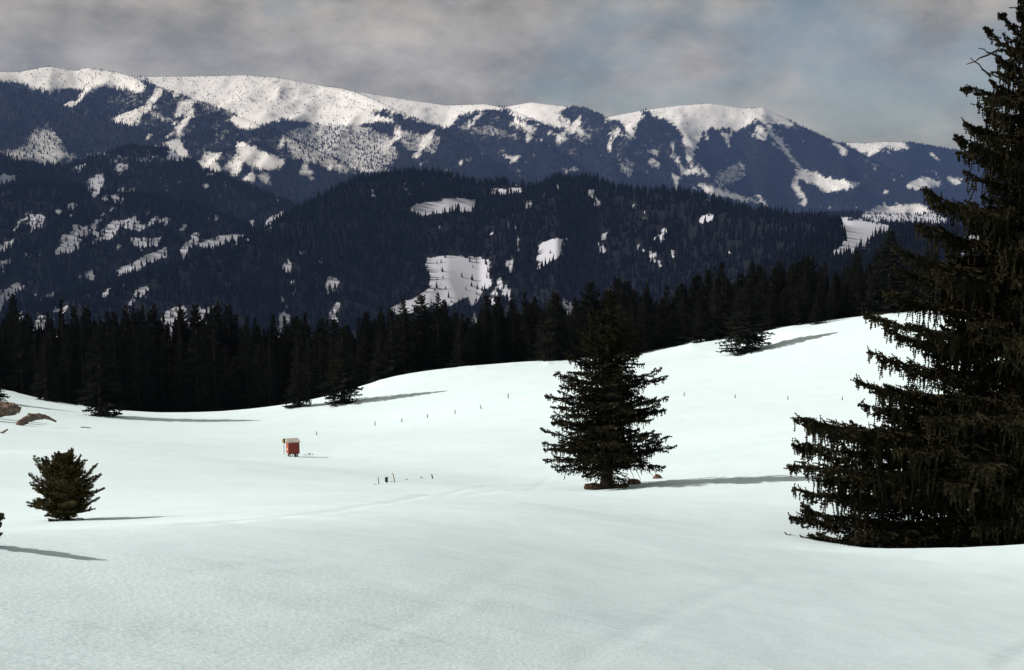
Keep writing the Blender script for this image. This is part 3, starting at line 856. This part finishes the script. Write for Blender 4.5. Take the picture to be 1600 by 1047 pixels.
# ---- the big spruce on the right
rng = np.random.default_rng(7)
BY = 38.5
bx, _, bz = at(1576, 872, BY)
K = BY / FX
base = np.array(sink(bx, BY))
tx, _, tz = at(1604, -32, BY)
BH = tz - base[2]
lean = (tx - bx)
axis_big = lambda f: (lean * f ** 1.4, 0.0)
big = empty('spruce_tree', base)
tag(big, 'huge dark spruce with long drooping boughs filling the right edge of the meadow', 'spruce tree')
prof = [(0.0, 330), (0.05, 335), (0.24, 320), (0.29, 250), (0.36, 225), (0.42, 215), (0.50, 180), (0.58, 140), (0.64, 122), (0.72, 92), (0.82, 74), (0.90, 46), (0.95, 26), (1.0, 3)]
prof = [(f, r * K) for f, r in prof]
S = Twigs(); wood = []
tree_boughs(S, BH, prof, 200, HI, rng, 0.015, 0.38, 0.86, 0.85, axis_big, -16, 22, 0.10, wood)
# limbs that make the left outline: photo tip, height of the root, depth aside, hanging length
limbs = [(1592, 12, 30, 0.0, .1), (1569, 26, 60, .2, .15), (1546, 50, 88, -.2, .2), (1556, 84, 110, .3, .3), (1519, 138, 150, -.2, .35), (1530, 165, 190, .4, .4), (1506, 190, 215, .3, .4), (1500, 218, 240, -.4, .45),
         (1534, 252, 268, .2, .4), (1541, 276, 300, .6, .4), (1447, 297, 335, -.3, .6), (1470, 318, 352, .6, .6), (1441, 350, 385, .5, .6), (1404, 392, 420, -.6, .6), (1416, 424, 450, .7, .6), (1378, 452, 478, .2, .6), (1354, 490, 520, -.5, .55), (1392, 520, 540, .5, .6), (1362, 552, 580, .3, .6),
         (1335, 593, 615, -.6, .6), (1372, 612, 630, .8, .6), (1345, 634, 650, .9, .7), (1236, 650, 672, -.4, 1.0), (1262, 664, 690, .7, .8), (1240, 696, 706, .9, .7), (1236, 730, 716, -.7, .7), (1276, 745, 740, .2, .8), (1240, 762, 762, .3, .7), (1300, 776, 770, 1.2, .7), (1262, 806, 796, -.3, .5), (1236, 812, 815, .5, .4), (1238, 848, 838, -.2, .25), (1300, 846, 842, .8, .25), (1330, 836, 836, -.9, .3), (1400, 856, 850, -1.2, .2)]
named = []
for i, (px, py, ry, dy, hg) in enumerate(limbs):
    Y = BY + dy
    p = np.array(at(px, py, Y)) - base
    rx, _, rz = at(1576, ry, BY); f = (rz - base[2]) / BH
    o = np.array([axis_big(f)[0], 0, f * BH])
    T = Twigs() if (p[0] < -2.2 or i % 3 == 0) else S
    L = abs(p[0])
    pts = bough(T, o, p, 0.075 if py < 600 else 0.05 if py < 830 else 0.0, hg, HI, rng)
    # side limbs that turn up towards the tip, and a shorter twin behind
    for _ in range(int(rng.integers(3, 6)) if L > 1.2 else 1):
        f_ = rng.uniform(0.35, 0.92); q_ = pts[min(len(pts) - 1, int(f_ * len(pts)))]
        l_ = rng.uniform(0.35, 0.75) * min(1.0, L / 2.5)
        bough(T, q_, q_ + l_ * np.array([-rng.uniform(0.4, 0.9), rng.uniform(-0.5, 0.5), rng.uniform(0.0, 0.55)]), 0.06, hg * 0.5, HI, rng)
    if L > 1.5:
        p2 = o + (p - o) * rng.uniform(0.70, 0.90) + np.array([0, rng.choice([-1, 1]) * rng.uniform(0.5, 1.3), -rng.uniform(0.05, 0.35)])
        bough(T, o, p2, 0.08, hg, HI, rng)
    # a few upright shoots near the tip
    k = pts[int(len(pts) * 0.55):]
    up = k + np.stack([rng.normal(-0.06, 0.08, len(k)), rng.normal(0, 0.1, len(k)), rng.uniform(0.05, 0.22, len(k)) * min(1, L / 3)], 1)
    T.add(k, up, 0.045)
    wood.append((pts[:max(2, int(len(pts) * 0.8)):max(1, len(pts) // 6)], L))
    if T is not S: named.append(T)
crown = obj('crown', crown_mesh('crown', S, 0.085, rng, M_NEEDLE), big)
for T in named:
    obj('bough', crown_mesh('bough', T, 0.07, rng, M_NEEDLE), big)
# bare dead twigs high on the left
for (px, py, qx, qy) in ((1512, 100, 1560, 78), (1516, 90, 1548, 120), (1535, 110, 1575, 130), (1530, 74, 1560, 90)):
    a = np.array(at(qx, qy, BY)) - base; b = np.array(at(px, py, BY - 0.3)) - base
    t = np.linspace(0, 1, 6)[:, None]
    pts = a + (b - a) * t + np.random.default_rng(px).normal(0, 0.03, (6, 3)) * t
    wood.append((pts, 1.0))
obj('trunk', trunk_mesh('trunk', BH, 0.30, axis_big, 3, wood_tubes(wood, 0.045)), big)
tick('big tree')

# ---- the lone spruce in the middle
rng = np.random.default_rng(21)
x, y, z = hit(948, 764, 40)
CY = y
K = y / FX
CH = (764 - 441) * K
lone = empty('spruce_tree', (x, y, z))
tag(lone, 'lone broad spruce with brown rocks at its foot in mid meadow', 'spruce tree')
prof = [(0.0, 40), (0.05, 66), (0.10, 92), (0.2, 106), (0.27, 100), (0.35, 92), (0.45, 96), (0.55, 92), (0.61, 76), (0.68, 64), (0.77, 48), (0.86, 33), (0.95, 13), (1.0, 2)]
prof = [(f, r * K) for f, r in prof]
S = Twigs(); wood = []
tree_boughs(S, CH, prof, 172, MID, rng, 0.105, 0.5, 1.08, 0.42, e_lo=-7, e_hi=30, sag=0.05, wood=wood)
for (px, py, ry) in ((846, 672, 690), (850, 690, 700), (862, 652, 668), (874, 612, 630), (880, 594, 612), (888, 560, 575), (1053, 696, 712), (1047, 682, 702), (1042, 619, 640), (1042, 588, 604), (1033, 577, 596), (1040, 640, 650), (848, 716, 712), (870, 735, 726), (1020, 728, 720)):
    p = np.array(at(px, py, y)) - np.array((x, y, z)); o = np.array([0, 0, np.array(at(948, ry, y))[2] - z])
    pts = bough(S, o, p, 0.05, 0.35, MID, rng); wood.append((pts[:max(2, len(pts) // 2)], 2))
obj('crown', crown_mesh('crown', S, 0.11, rng, M_NEEDLE), lone)
# bare dead limbs hanging low on the right
for (px, py, qx, qy) in ((1022, 746, 992, 705), (1000, 750, 984, 712), (992, 752, 978, 716), (1012, 741, 985, 700), (900, 744, 930, 716), (910, 748, 935, 725)):
    a = np.array(at(qx, qy, y)) - np.array((x, y, z)); b = np.array(at(px, py, y - 0.5)) - np.array((x, y, z))
    wood.append((a + (b - a) * np.linspace(0, 1, 5)[:, None] + np.random.default_rng(px).normal(0, 0.04, (5, 3)), 2))
obj('trunk', trunk_mesh('trunk', CH, 0.27, seed=5, extra=wood_tubes(wood, 0.035)), lone)
LONE = (x, y, z)
tick('lone tree')

# ---- young spruces on the rim at the left
def young(px, py, top, halfw, label, seed, Y=None, leaders=6, n=80, depth=0.0):
    rng = np.random.default_rng(seed)
    x, Y, zg = hit(px, py, 4); K = Y / FX
    H = (py - top) * K; R = halfw * K; b = 0.0
    t = empty('young_spruce', (x, Y, zg)); tag(t, label, 'young spruce')
    wood = []
    prof = [(0, 0.80 * R), (0.12, 0.98 * R), (0.38, 1.12 * R), (0.6, 0.92 * R), (0.8, 0.60 * R), (1, 0.10 * R)]
    S0 = Twigs(); tree_boughs(S0, H, prof, n, YOUNG, rng, 0.03, 0.55, 1.08, 0, e_lo=8, e_hi=58, sag=0.03, wood=wood)
    for k in range(leaders):
        a = k * 2.4 + rng.random(); r = R * rng.uniform(0.15, 0.62)
        o = np.array([0, 0, H * rng.uniform(0.1, 0.3)])
        tip = np.array([r * math.cos(a), r * math.sin(a), H * (1.05 - 0.28 * (r / R)) * rng.uniform(0.85, 1.0)])
        pts = bough(S0, o, tip, 0.06, 0, dict(YOUNG, lk=0.20, lift=0.25), rng)
        wood.append((pts[:-2:4], 0.6))
    for q in S0.a, S0.b:
        for m in q: m[:, 2] += b
    obj('crown', crown_mesh('crown', S0, 0.017, rng, M_NEEDLE_YOUNG), t)
    wv, wf = wood_tubes(wood, 0.012)
    wv = wv + np.array([0, 0, b])
    tm = trunk_mesh('trunk', H + b, 0.028, seed=seed, extra=(wv, wf), below=0.3)
    obj('trunk', tm, t)
    return t
young(104, 813, 703, 53, 'small bushy young spruce standing alone on the snow rim at left', 3, 14.2, 10, 115)
young(-25, 853, 772, 25, 'half hidden young spruce whose tips poke in at the left picture edge', 9, 8.9, 4, 80)
tick('young')

# ---- the forest edge
EDGE = [(-200, 172), (0, 178), (75, 180), (145, 182), (250, 186), (430, 187), (470, 184), (535, 183), (600, 180), (700, 180), (900, 180), (1100, 177), (1170, 175), (1280, 174), (1390, 174), (1700, 174)]
SKY = [(-200, 470), (0, 476), (22, 456), (50, 486), (100, 466), (150, 474), (220, 468), (290, 472), (350, 478), (420, 482), (480, 484), (540, 484), (570, 480), (606, 462), (625, 480), (645, 470), (690, 468), (735, 476), (772, 452), (800, 462), (822, 440), (845, 462), (872, 455),
       (905, 462), (930, 448), (975, 430), (1005, 440), (1035, 448), (1075, 420), (1098, 425), (1124, 396), (1150, 418), (1184, 402), (1210, 410), (1252, 376), (1285, 402), (1320, 398), (1348, 392), (1390, 368), (1420, 384), (1470, 380), (1540, 372), (1700, 360)]
def interp(T, px): return float(np.interp(px, [p[0] for p in T], [p[1] for p in T]))

def forest_proto(seed, H=12.0, R=2.25, n=105, shape=0.8):
    rng = np.random.default_rng(seed)
    S = Twigs()
    prof = [(f, R * max(0.03, (1 - f)) ** shape * (1 if f > 0.06 else 0.8)) for f in np.linspace(0, 1, 12)]
    tree_boughs(S, H, prof, n, LOW, rng, 0.02, 0.65, 1.08, 0.45, e_lo=-16, e_hi=26, sag=0.06)
    return (crown_mesh('crown', S, 0.30, rng, M_NEEDLE_MID), trunk_mesh('trunk', H, 0.22, seed=seed))
PROTO = [forest_proto(s, 12.0, R, n, sh) for s, R, n, sh in ((1, 2.6, 130, 0.80), (2, 2.3, 120, 0.9), (3, 3.0, 140, 0.72), (4, 2.4, 115, 0.85), (5, 2.8, 130, 0.66), (6, 2.1, 115, 0.95))]
tick('protos')
print('proto tris', [len(p[0].polygons) for p in PROTO], 'big', sum(len(o.data.polygons) for o in big.children), 'lone', sum(len(o.data.polygons) for o in lone.children))
def forest_tree(k, loc, H, wide, rz, label, group=None):
    t = empty('spruce_tree', loc)
    t.rotation_euler = (0, 0, rz); s = H / 12.0
    t.scale = (s * wide, s * wide, s)
    obj('crown', PROTO[k][0], t); obj('trunk', PROTO[k][1], t)
    return tag(t, label, 'spruce tree', group)

# single trees in front of the forest: photo foot, top, half width
def single(px, py, top, halfw, k, label, Y=None):
    if Y is None: x, y, z = hit(px, py, 100)
    else:
        x, y, _ = at(px, py, Y); z = float(ground_z(np.array(x), np.array(y)))
    K = y / FX; H = (py - top) * K
    R = (2.6, 2.3, 3.0, 2.4, 2.8, 2.1)[k]
    return forest_tree(k, (x, y, z - 0.15), H, 1.32 * halfw * K / (R * H / 12.0), px * 0.7, label)
single(536, 630, 506, 34, 0, 'dark spruce standing just out of the forest, its shadow beside it, right of hut')
single(1168, 550, 432, 40, 2, 'full spruce standing out on the snow before the forest on the right rise')
single(158, 650, 500, 36, 4, 'spruce with bare stem foot at the near edge of the forest, behind the logs')
single(466, 636, 548, 22, 1, 'small low spruce beside the forest corner above the red hut')
single(72, 626, 520, 26, 3, 'spruce at the left forest edge with blue shadow at its foot')
single(-8, 628, 560, 20, 5, 'ragged small spruce behind the brown logs at the left picture edge')
single(868, 563, 452, 38, 2, 'brownish broad spruce at the rim directly left of the lone spruce')
single(1275, 506, 460, 14, 5, 'short young spruce at the forest foot on the right rise')
rng = np.random.default_rng(99)
SECT = [(-200, 60, 'behind the brown logs at the left edge'), (60, 165, 'between the brown logs and the bare footed spruce'), (165, 260, 'just right of the bare footed spruce'),
        (260, 350, 'midway between the bare footed spruce and the hut'), (350, 440, 'left of the red hut'), (440, 520, 'straight above the red hut'), (520, 600, 'around the single spruce right of the hut'),
        (600, 680, 'under the left end of the large square clearing'), (680, 770, 'under the right end of the large square clearing'), (770, 850, 'left of the brownish rim spruce'), (850, 910, 'behind the brownish rim spruce'),
        (910, 1000, 'right behind the lone spruce'), (1000, 1090, 'right of the lone spruce'), (1090, 1165, 'left of the full spruce on the rise'), (1165, 1235, 'behind the full spruce on the rise'),
        (1235, 1310, 'behind the short young spruce on the rise'), (1310, 1400, 'below the bright far snow field'), (1400, 1800, 'behind the huge right hand spruce')]
ROWS = ['front row spruce', 'middle row spruce', 'middle row spruce', 'back row spruce on the skyline']
cnt = 0
for row, (d0, d1, step) in enumerate(((1.0, 5.0, 21), (6.0, 14.0, 24), (15.0, 27.0, 25), (28.0, 46.0, 27))):
    px = -70.0
    while px < 1640:
        px += step * rng.uniform(0.65, 1.35)
        Y = interp(EDGE, px) + rng.uniform(d0, d1)
        x, _, _ = at(px, 500, Y)
        z = float(ground_z(np.array(x), np.array(Y)))
        top = interp(SKY, px + rng.uniform(-6, 6)) + (rng.uniform(10, 60) if row == 0 else rng.uniform(4, 34) if row == 1 else rng.uniform(0, 26)) * (1 if rng.random() > 0.16 else -0.45)
        ztop = at(px, top, Y)[2]
        H = ztop - z
        if row == 0: H = max(H * rng.uniform(0.8, 1.0), 5)
        if H < 4 or H > 27: 
            H = min(max(H, 5), 27)
        k = int(rng.integers(0, 6))
        wide = rng.uniform(0.85, 1.45) * min(1.25, max(0.72, (13.0 / H) ** 0.6))
        for a, b, lab in SECT:
            if a <= px < b: break
        lab = ROWS[row] + ', ' + lab; grp = ROWS[row].split(' spruce')[0] + ' spruces ' + [q[2] for q in SECT if q[0] == a][0]
        forest_tree(k, (x, Y, z - 0.4), H, wide, rng.uniform(0, 6.28), lab, grp); cnt += 1
print('edge trees', cnt)
# the rest of the wood goes on down behind them
n = 5200
ug = rng.uniform(-0.48, 0.48, n); Yg = np.sqrt(rng.uniform(226 ** 2, 300 ** 2, n)); xg = ug * Yg
zg = ground_z(xg, Yg)
zt = np.array([at(800 + FX * u, interp(SKY, 800 + FX * u) + 8, 1.0)[2] for u in ug]) * Yg
Hg = np.clip(zt - zg - rng.uniform(0, 5, n), 0, 24)
k = Hg > 5
forest('valley_forest', 'rest of the spruce wood going down behind the forest edge', np.stack([xg, Yg, zg - 0.4], 1)[k], Hg[k], rng)
tick('edge forest')

# ------------------------------------------------------------------ small things on the meadow
def rough_rock(name, size, seed, mat, parent=None, flat=0.5):
    import bmesh
    bm = bmesh.new(); bmesh.ops.create_icosphere(bm, subdivisions=3, radius=1.0)
    r = np.random.default_rng(seed)
    o = r.random(3) * 50
    for v in bm.verts:
        p = np.array(v.co)
        n1 = float(vnoise(np.array(p[0] * 1.3 + o[0] + p[2]), np.array(p[1] * 1.3 + o[1] - p[2] * 0.7), seed))
        n2 = float(vnoise(np.array(p[0] * 3.5 + o[1] + p[2] * 2), np.array(p[1] * 3.5 + o[2]), seed + 3))
        v.co = Vector(p * (0.62 + 0.6 * n1 + 0.22 * n2)) * 1.0
        v.co.x *= size[0]; v.co.y *= size[1]; v.co.z *= size[2]
        q = 0.16 * min(size)
        v.co.z = round(v.co.z / q) * q * 0.35 + v.co.z * 0.65
    me = bpy.data.meshes.new(name); bm.to_mesh(me); bm.free()
    me.materials.append(mat)
    return me

K = LONE[1] / FX
for px, py, w, h, lab in ((930, 765, 22, 8, 'brown flat rock left of the lone spruce trunk'), (962, 763, 12, 5, 'small brown rock in front of the lone spruce trunk'),
                     (992, 757, 14, 7, 'rounded brown rock right of the lone spruce trunk'), (1027, 748, 9, 5, 'dark small rock farthest right of the lone spruce'), (976, 760, 8, 4, 'tiny rock between the two larger rocks under the lone spruce')):
    x, y, z = hit(px, py, 40)
    o = obj('rock', rough_rock('rock', (w * K * 0.75, w * K * 0.7, h * K * 0.9), int(px), M_ROCK)); o.location = (x, y + w * K * 0.3, z + h * K * 0.25)
    tag(o, lab, 'rock', 'rocks at the foot of the lone spruce')

# brown weathered logs at the left
def log(name, pts_px, radii_px, lab, Y, seed, grp=None, mat=None):
    K = Y / FX
    P = [np.array(at(px, py, Y + dy)) for px, py, dy in pts_px]
    ctr = P[0].copy()
    # fine resample
    t = np.linspace(0, len(P) - 1, 6 * len(P))
    Q = np.stack([np.interp(t, range(len(P)), [p[c] for p in P]) for c in range(3)], 1) - ctr
    R = np.interp(t, range(len(P)), radii_px) * K
    rg = np.random.default_rng(seed)
    R = R * (1 + 0.11 * rg.normal(0, 1, len(R)))
    v, f = tube(Q, np.abs(R) + 0.01, 12, 0.15, seed)
    f = [tuple(dict.fromkeys(q)) for q in f]
    o = obj(name, mesh_mixed(name, [(v, f, 0)], [mat or M_LOG], True)); o.location = ctr
    return tag(o, lab, 'log', grp)
x, y, z = hit(30, 664, 40); LY = y
log('weathered_log', [(-30, 652, 0), (-8, 645, 0.5), (12, 641, 1), (24, 640, 1.5)], [8, 9, 9, 8], 'thick brown log cut off by the left picture edge', LY + 3, 3, 'brown logs')
log('weathered_log', [(-30, 636, 4), (0, 634, 4), (16, 636, 4), (31, 641, 4)], [6, 7, 7, 5.5], 'upper brown log lying behind the thickest log at the left edge', LY + 3, 8, 'brown logs')
log('weathered_log', [(27, 664, -1), (36, 659, -0.5), (48, 652, 0), (60, 651, 0.3), (70, 651, 0.6), (78, 654, 0.8), (88, 659, 1.0)], [4.5, 5.5, 6.5, 5, 3.5, 2.4, 1.0], 'brown broken log with tapering root end, right of the thick log', LY, 5, 'brown logs')
log('fallen_stick', [(-6, 678, 0), (4, 676, 0), (12, 671, 0)], [1.2, 1.6, 1.0], 'dark stick lying on snow below the logs at the left edge', hit(5, 677, 40)[1], 11)
log('fallen_stick', [(126, 667.5, 0), (138, 668.5, 0), (149, 671, 0)], [0.5, 0.9, 0.4], 'thin twig lying flat on snow right of the brown logs', hit(138, 669, 40)[1], 12)

# red hut on legs
x, y, z = hit(458, 713.5, 40); K = y / FX
hut = empty('red_hut', (x, y, z)); hut.rotation_euler = (0, 0, math.radians(20)); tag(hut, 'small red box hut on dark legs with grey roof on the snow', 'hut')
W, D, Hh, lift = 17.5 * K, 19 * K, 18.5 * K, 6 * K
def part(name, c, s, mat, parent, rx=0.0, ry=0.0, bevel=0.015):
    V, F = box((0, 0, 0), s)
    o = obj(name, mesh_mixed(name, [(V, F, 0)], [mat], False), parent); o.location = c; o.rotation_euler = (rx, ry, 0)
    b = o.modifiers.new('edge', 'BEVEL'); b.width = bevel; b.segments = 2
    return o
body = part('body', (0, 0, lift + Hh / 2), (W, D, Hh), M_RED, hut)
side = part('side_wall', (-W / 2 - 0.012, 0, lift + Hh / 2), (0.02, D - 0.02, Hh - 0.02), M_ORANGE, hut, bevel=0.004)
for k in range(6):
    part('plank', (-W / 2 + W * (k + 0.5) / 6, -D / 2 - 0.008, lift + Hh / 2), (W / 6 - 0.008, 0.016, Hh - 0.01), M_RED, hut, bevel=0.004)
hatch = part('hatch', (-W / 2 - 0.026, -D * 0.05, lift + Hh * 0.36), (0.014, D * 0.34, Hh * 0.16), M_CREAM, hut, bevel=0.003)
roof = part('roof', (0, 0, lift + Hh + 0.06), (W + 0.10, D + 0.14, 0.05), M_ROOF, hut, math.radians(6))
for sx, sy, hx in ((-.36, -.36, 1), (.1, -.34, 1.2), (.36, -.3, .8), (-.36, .36, 1), (.36, .36, 1)):
    part('leg', (sx * W, sy * D, lift / 2 - 0.2), (0.075 * hx, 0.075, lift + 0.4), M_DARKWOOD, hut)
part('diagonal_brace', (-.14 * W, -.36 * D, lift * 0.5), (0.05, 0.04, lift * 1.3), M_DARKWOOD, hut, 0, math.radians(38))
# yellow and dark sign on a thin pole beside it
sx_, sy_, sz_ = hit(444, 710, 60)
sgn = empty('signpost', (sx_, sy_, sz_)); sgn.rotation_euler = (0, 0, math.radians(12)); tag(sgn, 'thin pole with small yellow and dark sign left of the red hut', 'sign')
part('pole', (0, 0, 12 * K), (0.035, 0.035, 28 * K), M_WOOD, sgn)
part('sign_board', (-1.0 * K, -0.03, 22.5 * K), (3.2 * K, 0.02, 6.5 * K), M_YELLOW, sgn, bevel=0.004)
part('dark_board', (0.9 * K, -0.045, 22.5 * K), (2.6 * K, 0.02, 8 * K), M_OLIVE, sgn, bevel=0.004)

# dry tufts and clods
def tuft(px, py, w, h, lab, seed, grp='dry tufts poking from the snow', cat='grass tuft', name='dry_tuft', n=14):
    x, y, z = hit(px, py, 30); K = y / FX
    rg = np.random.default_rng(seed)
    V, F = [], []
    for k in range(n):
        a = rg.random() * 6.283; r = w * K * 0.5 * rg.random(); hh = h * K * rg.uniform(0.4, 1.0)
        b = np.array([r * math.cos(a), r * math.sin(a), -0.05]); t = b + np.array([rg.normal(0, 0.35) * hh, rg.normal(0, 0.35) * hh, hh + 0.05])
        q = rg.normal(0, 1, 3); q[2] = 0; q = q / (np.linalg.norm(q) + 1e-6) * 0.28 * K * rg.uniform(0.7, 1.8)
        o = len(V); V += [b - q, b + q, t + q * 0.4, t - q * 0.4]; F += [(o, o + 1, o + 2, o + 3)]
    o = obj(name, mesh_mixed(name, [(V, F, 0)], [M_DRY], False)); o.location = (x, y, z)
    return tag(o, lab, cat, grp)
for i, (px, py, w, h, lab) in enumerate(((477, 711.5, 5, 2.5, 'dark tuft in the snow right beside the red hut'), (483.5, 710.5, 5, 3, 'second dark tuft right of the red hut'), (489, 710.5, 3, 2, 'outermost tuft right of the red hut'),
        (585.5, 757.5, 7, 2, 'low tuft at the foot of the first ochre stake'), (624, 753, 12, 1.6, 'long flat tuft right of the leaning ochre stake'), (636, 750, 6, 3, 'tuft right of the leaning ochre stake'), (658.5, 747, 7, 3, 'tuft beside the short dark peg'), (612, 753, 5, 2.2, 'tuft at the foot of the leaning ochre stake'))):
    tuft(px, py, w, h, lab, i)
tuft(89, 871, 7, 6, 'tiny curled dead sprig lying on snow in front of the young spruce', 31, None, 'sprig', 'dead_sprig', 8)

def stake(name, px, py, h, lean, mat, lab, cat, grp, wpx=0.55, lo=40):
    x, y, z = hit(px, py, lo); K = y / FX
    pts = np.array([(0, 0, -0.25), (0, 0, 0), (lean * K * 0.5, 0, h * K * 0.5), (lean * K, 0, h * K)])
    v, f = tube(pts, np.array([1, 1, 0.95, 0.75]) * wpx * K, 7, 0.1, int(px))
    o = obj(name, mesh_mixed(name, [(v, [tuple(dict.fromkeys(q)) for q in f], 0)], [mat], True)); o.location = (x, y, z)
    return tag(o, lab, cat, grp)
stake('wooden_stake', 592, 757, 12.5, -1, M_STAKE, 'upright thin ochre stake, left of the two', 'stake', 'ochre stakes', 0.75)
stake('wooden_stake', 617, 754, 15.5, -3.2, M_STAKE, 'taller leaning thin ochre stake', 'stake', 'ochre stakes', 0.75)
stake('short_peg', 676, 748, 7, -1.5, M_DARKWOOD, 'short dark peg leaning in the snow right of the tufts', 'stake', None, 1.0)
ORD = ['first', 'second', 'third', 'fourth', 'fifth', 'sixth', 'seventh', 'eighth', 'ninth', 'tenth', 'eleventh', 'twelfth', 'thirteenth']
for i, (px, py, h, ln) in enumerate(((495, 680, 6, 0), (586, 665, 7, 0), (628, 660, 6.5, 0), (668, 653, 6, -.5), (711, 647, 7, 0), (752, 639, 6.5, -1.8), (794, 622.5, 7.5, 0), (861, 620, 6, 0), (1069, 619, 6, 0), (1149, 622, 6, -.6), (1231, 624.5, 6, 0), (1316, 625.5, 6, 0))):
    stake('fence_post', px, py, h, ln, M_WOOD, 'thin dark fence post, %s from the left in the line across the meadow' % ORD[i], 'fence post', 'fence posts across the meadow', 0.75, 60)
# tiny spruce between the stakes
rng = np.random.default_rng(4)
x, y, z = hit(604, 755, 40); K = y / FX
t = empty('spruce_seedling', (x, y, z)); tag(t, 'tiny spruce seedling between the two ochre stakes', 'seedling')
S = Twigs(); tree_boughs(S, 10 * K, [(0, 2.6 * K), (0.4, 1.8 * K), (1, 0.2 * K)], 26, dict(YOUNG, sp=0.03, w=0.012, lmin=0.01, lmax=0.05), rng, 0.02, 0.6, 1.1, 0, e_lo=5, e_hi=50)
obj('crown', crown_mesh('crown', S, 0.03, rng, M_NEEDLE_YOUNG), t); obj('trunk', trunk_mesh('trunk', 10 * K, 0.012, seed=2, below=0.2), t)
tick('small things')

# ------------------------------------------------------------------ haze
V, F = box((0, 6600, 150), (19000, 14400, 1900))
m_h = bpy.data.materials.new('haze_air'); m_h.use_nodes = True
hn, hl = m_h.node_tree.nodes, m_h.node_tree.links
hn.clear()
h_out = hn.new('ShaderNodeOutputMaterial'); h_vol = hn.new('ShaderNodeVolumePrincipled')
h_vol.inputs['Color'].default_value = (0.29, 0.47, 1.0, 1)
h_vol.inputs['Density'].default_value = 2.3e-5
h_vol.inputs['Anisotropy'].default_value = 0.0
hl.new(h_vol.outputs['Volume'], h_out.inputs['Volume'])
hz = mesh_mixed('haze', [(V, F, 0)], [m_h], False)
tag(obj('haze', hz), 'thin blue air between the meadow and the far mountains', kind='stuff')
print('tris', sum(sum(len(p.vertices) - 2 for p in o.data.polygons) for o in scene.objects if o.type == 'MESH' and (not o.parent or o.data.users == 1)))
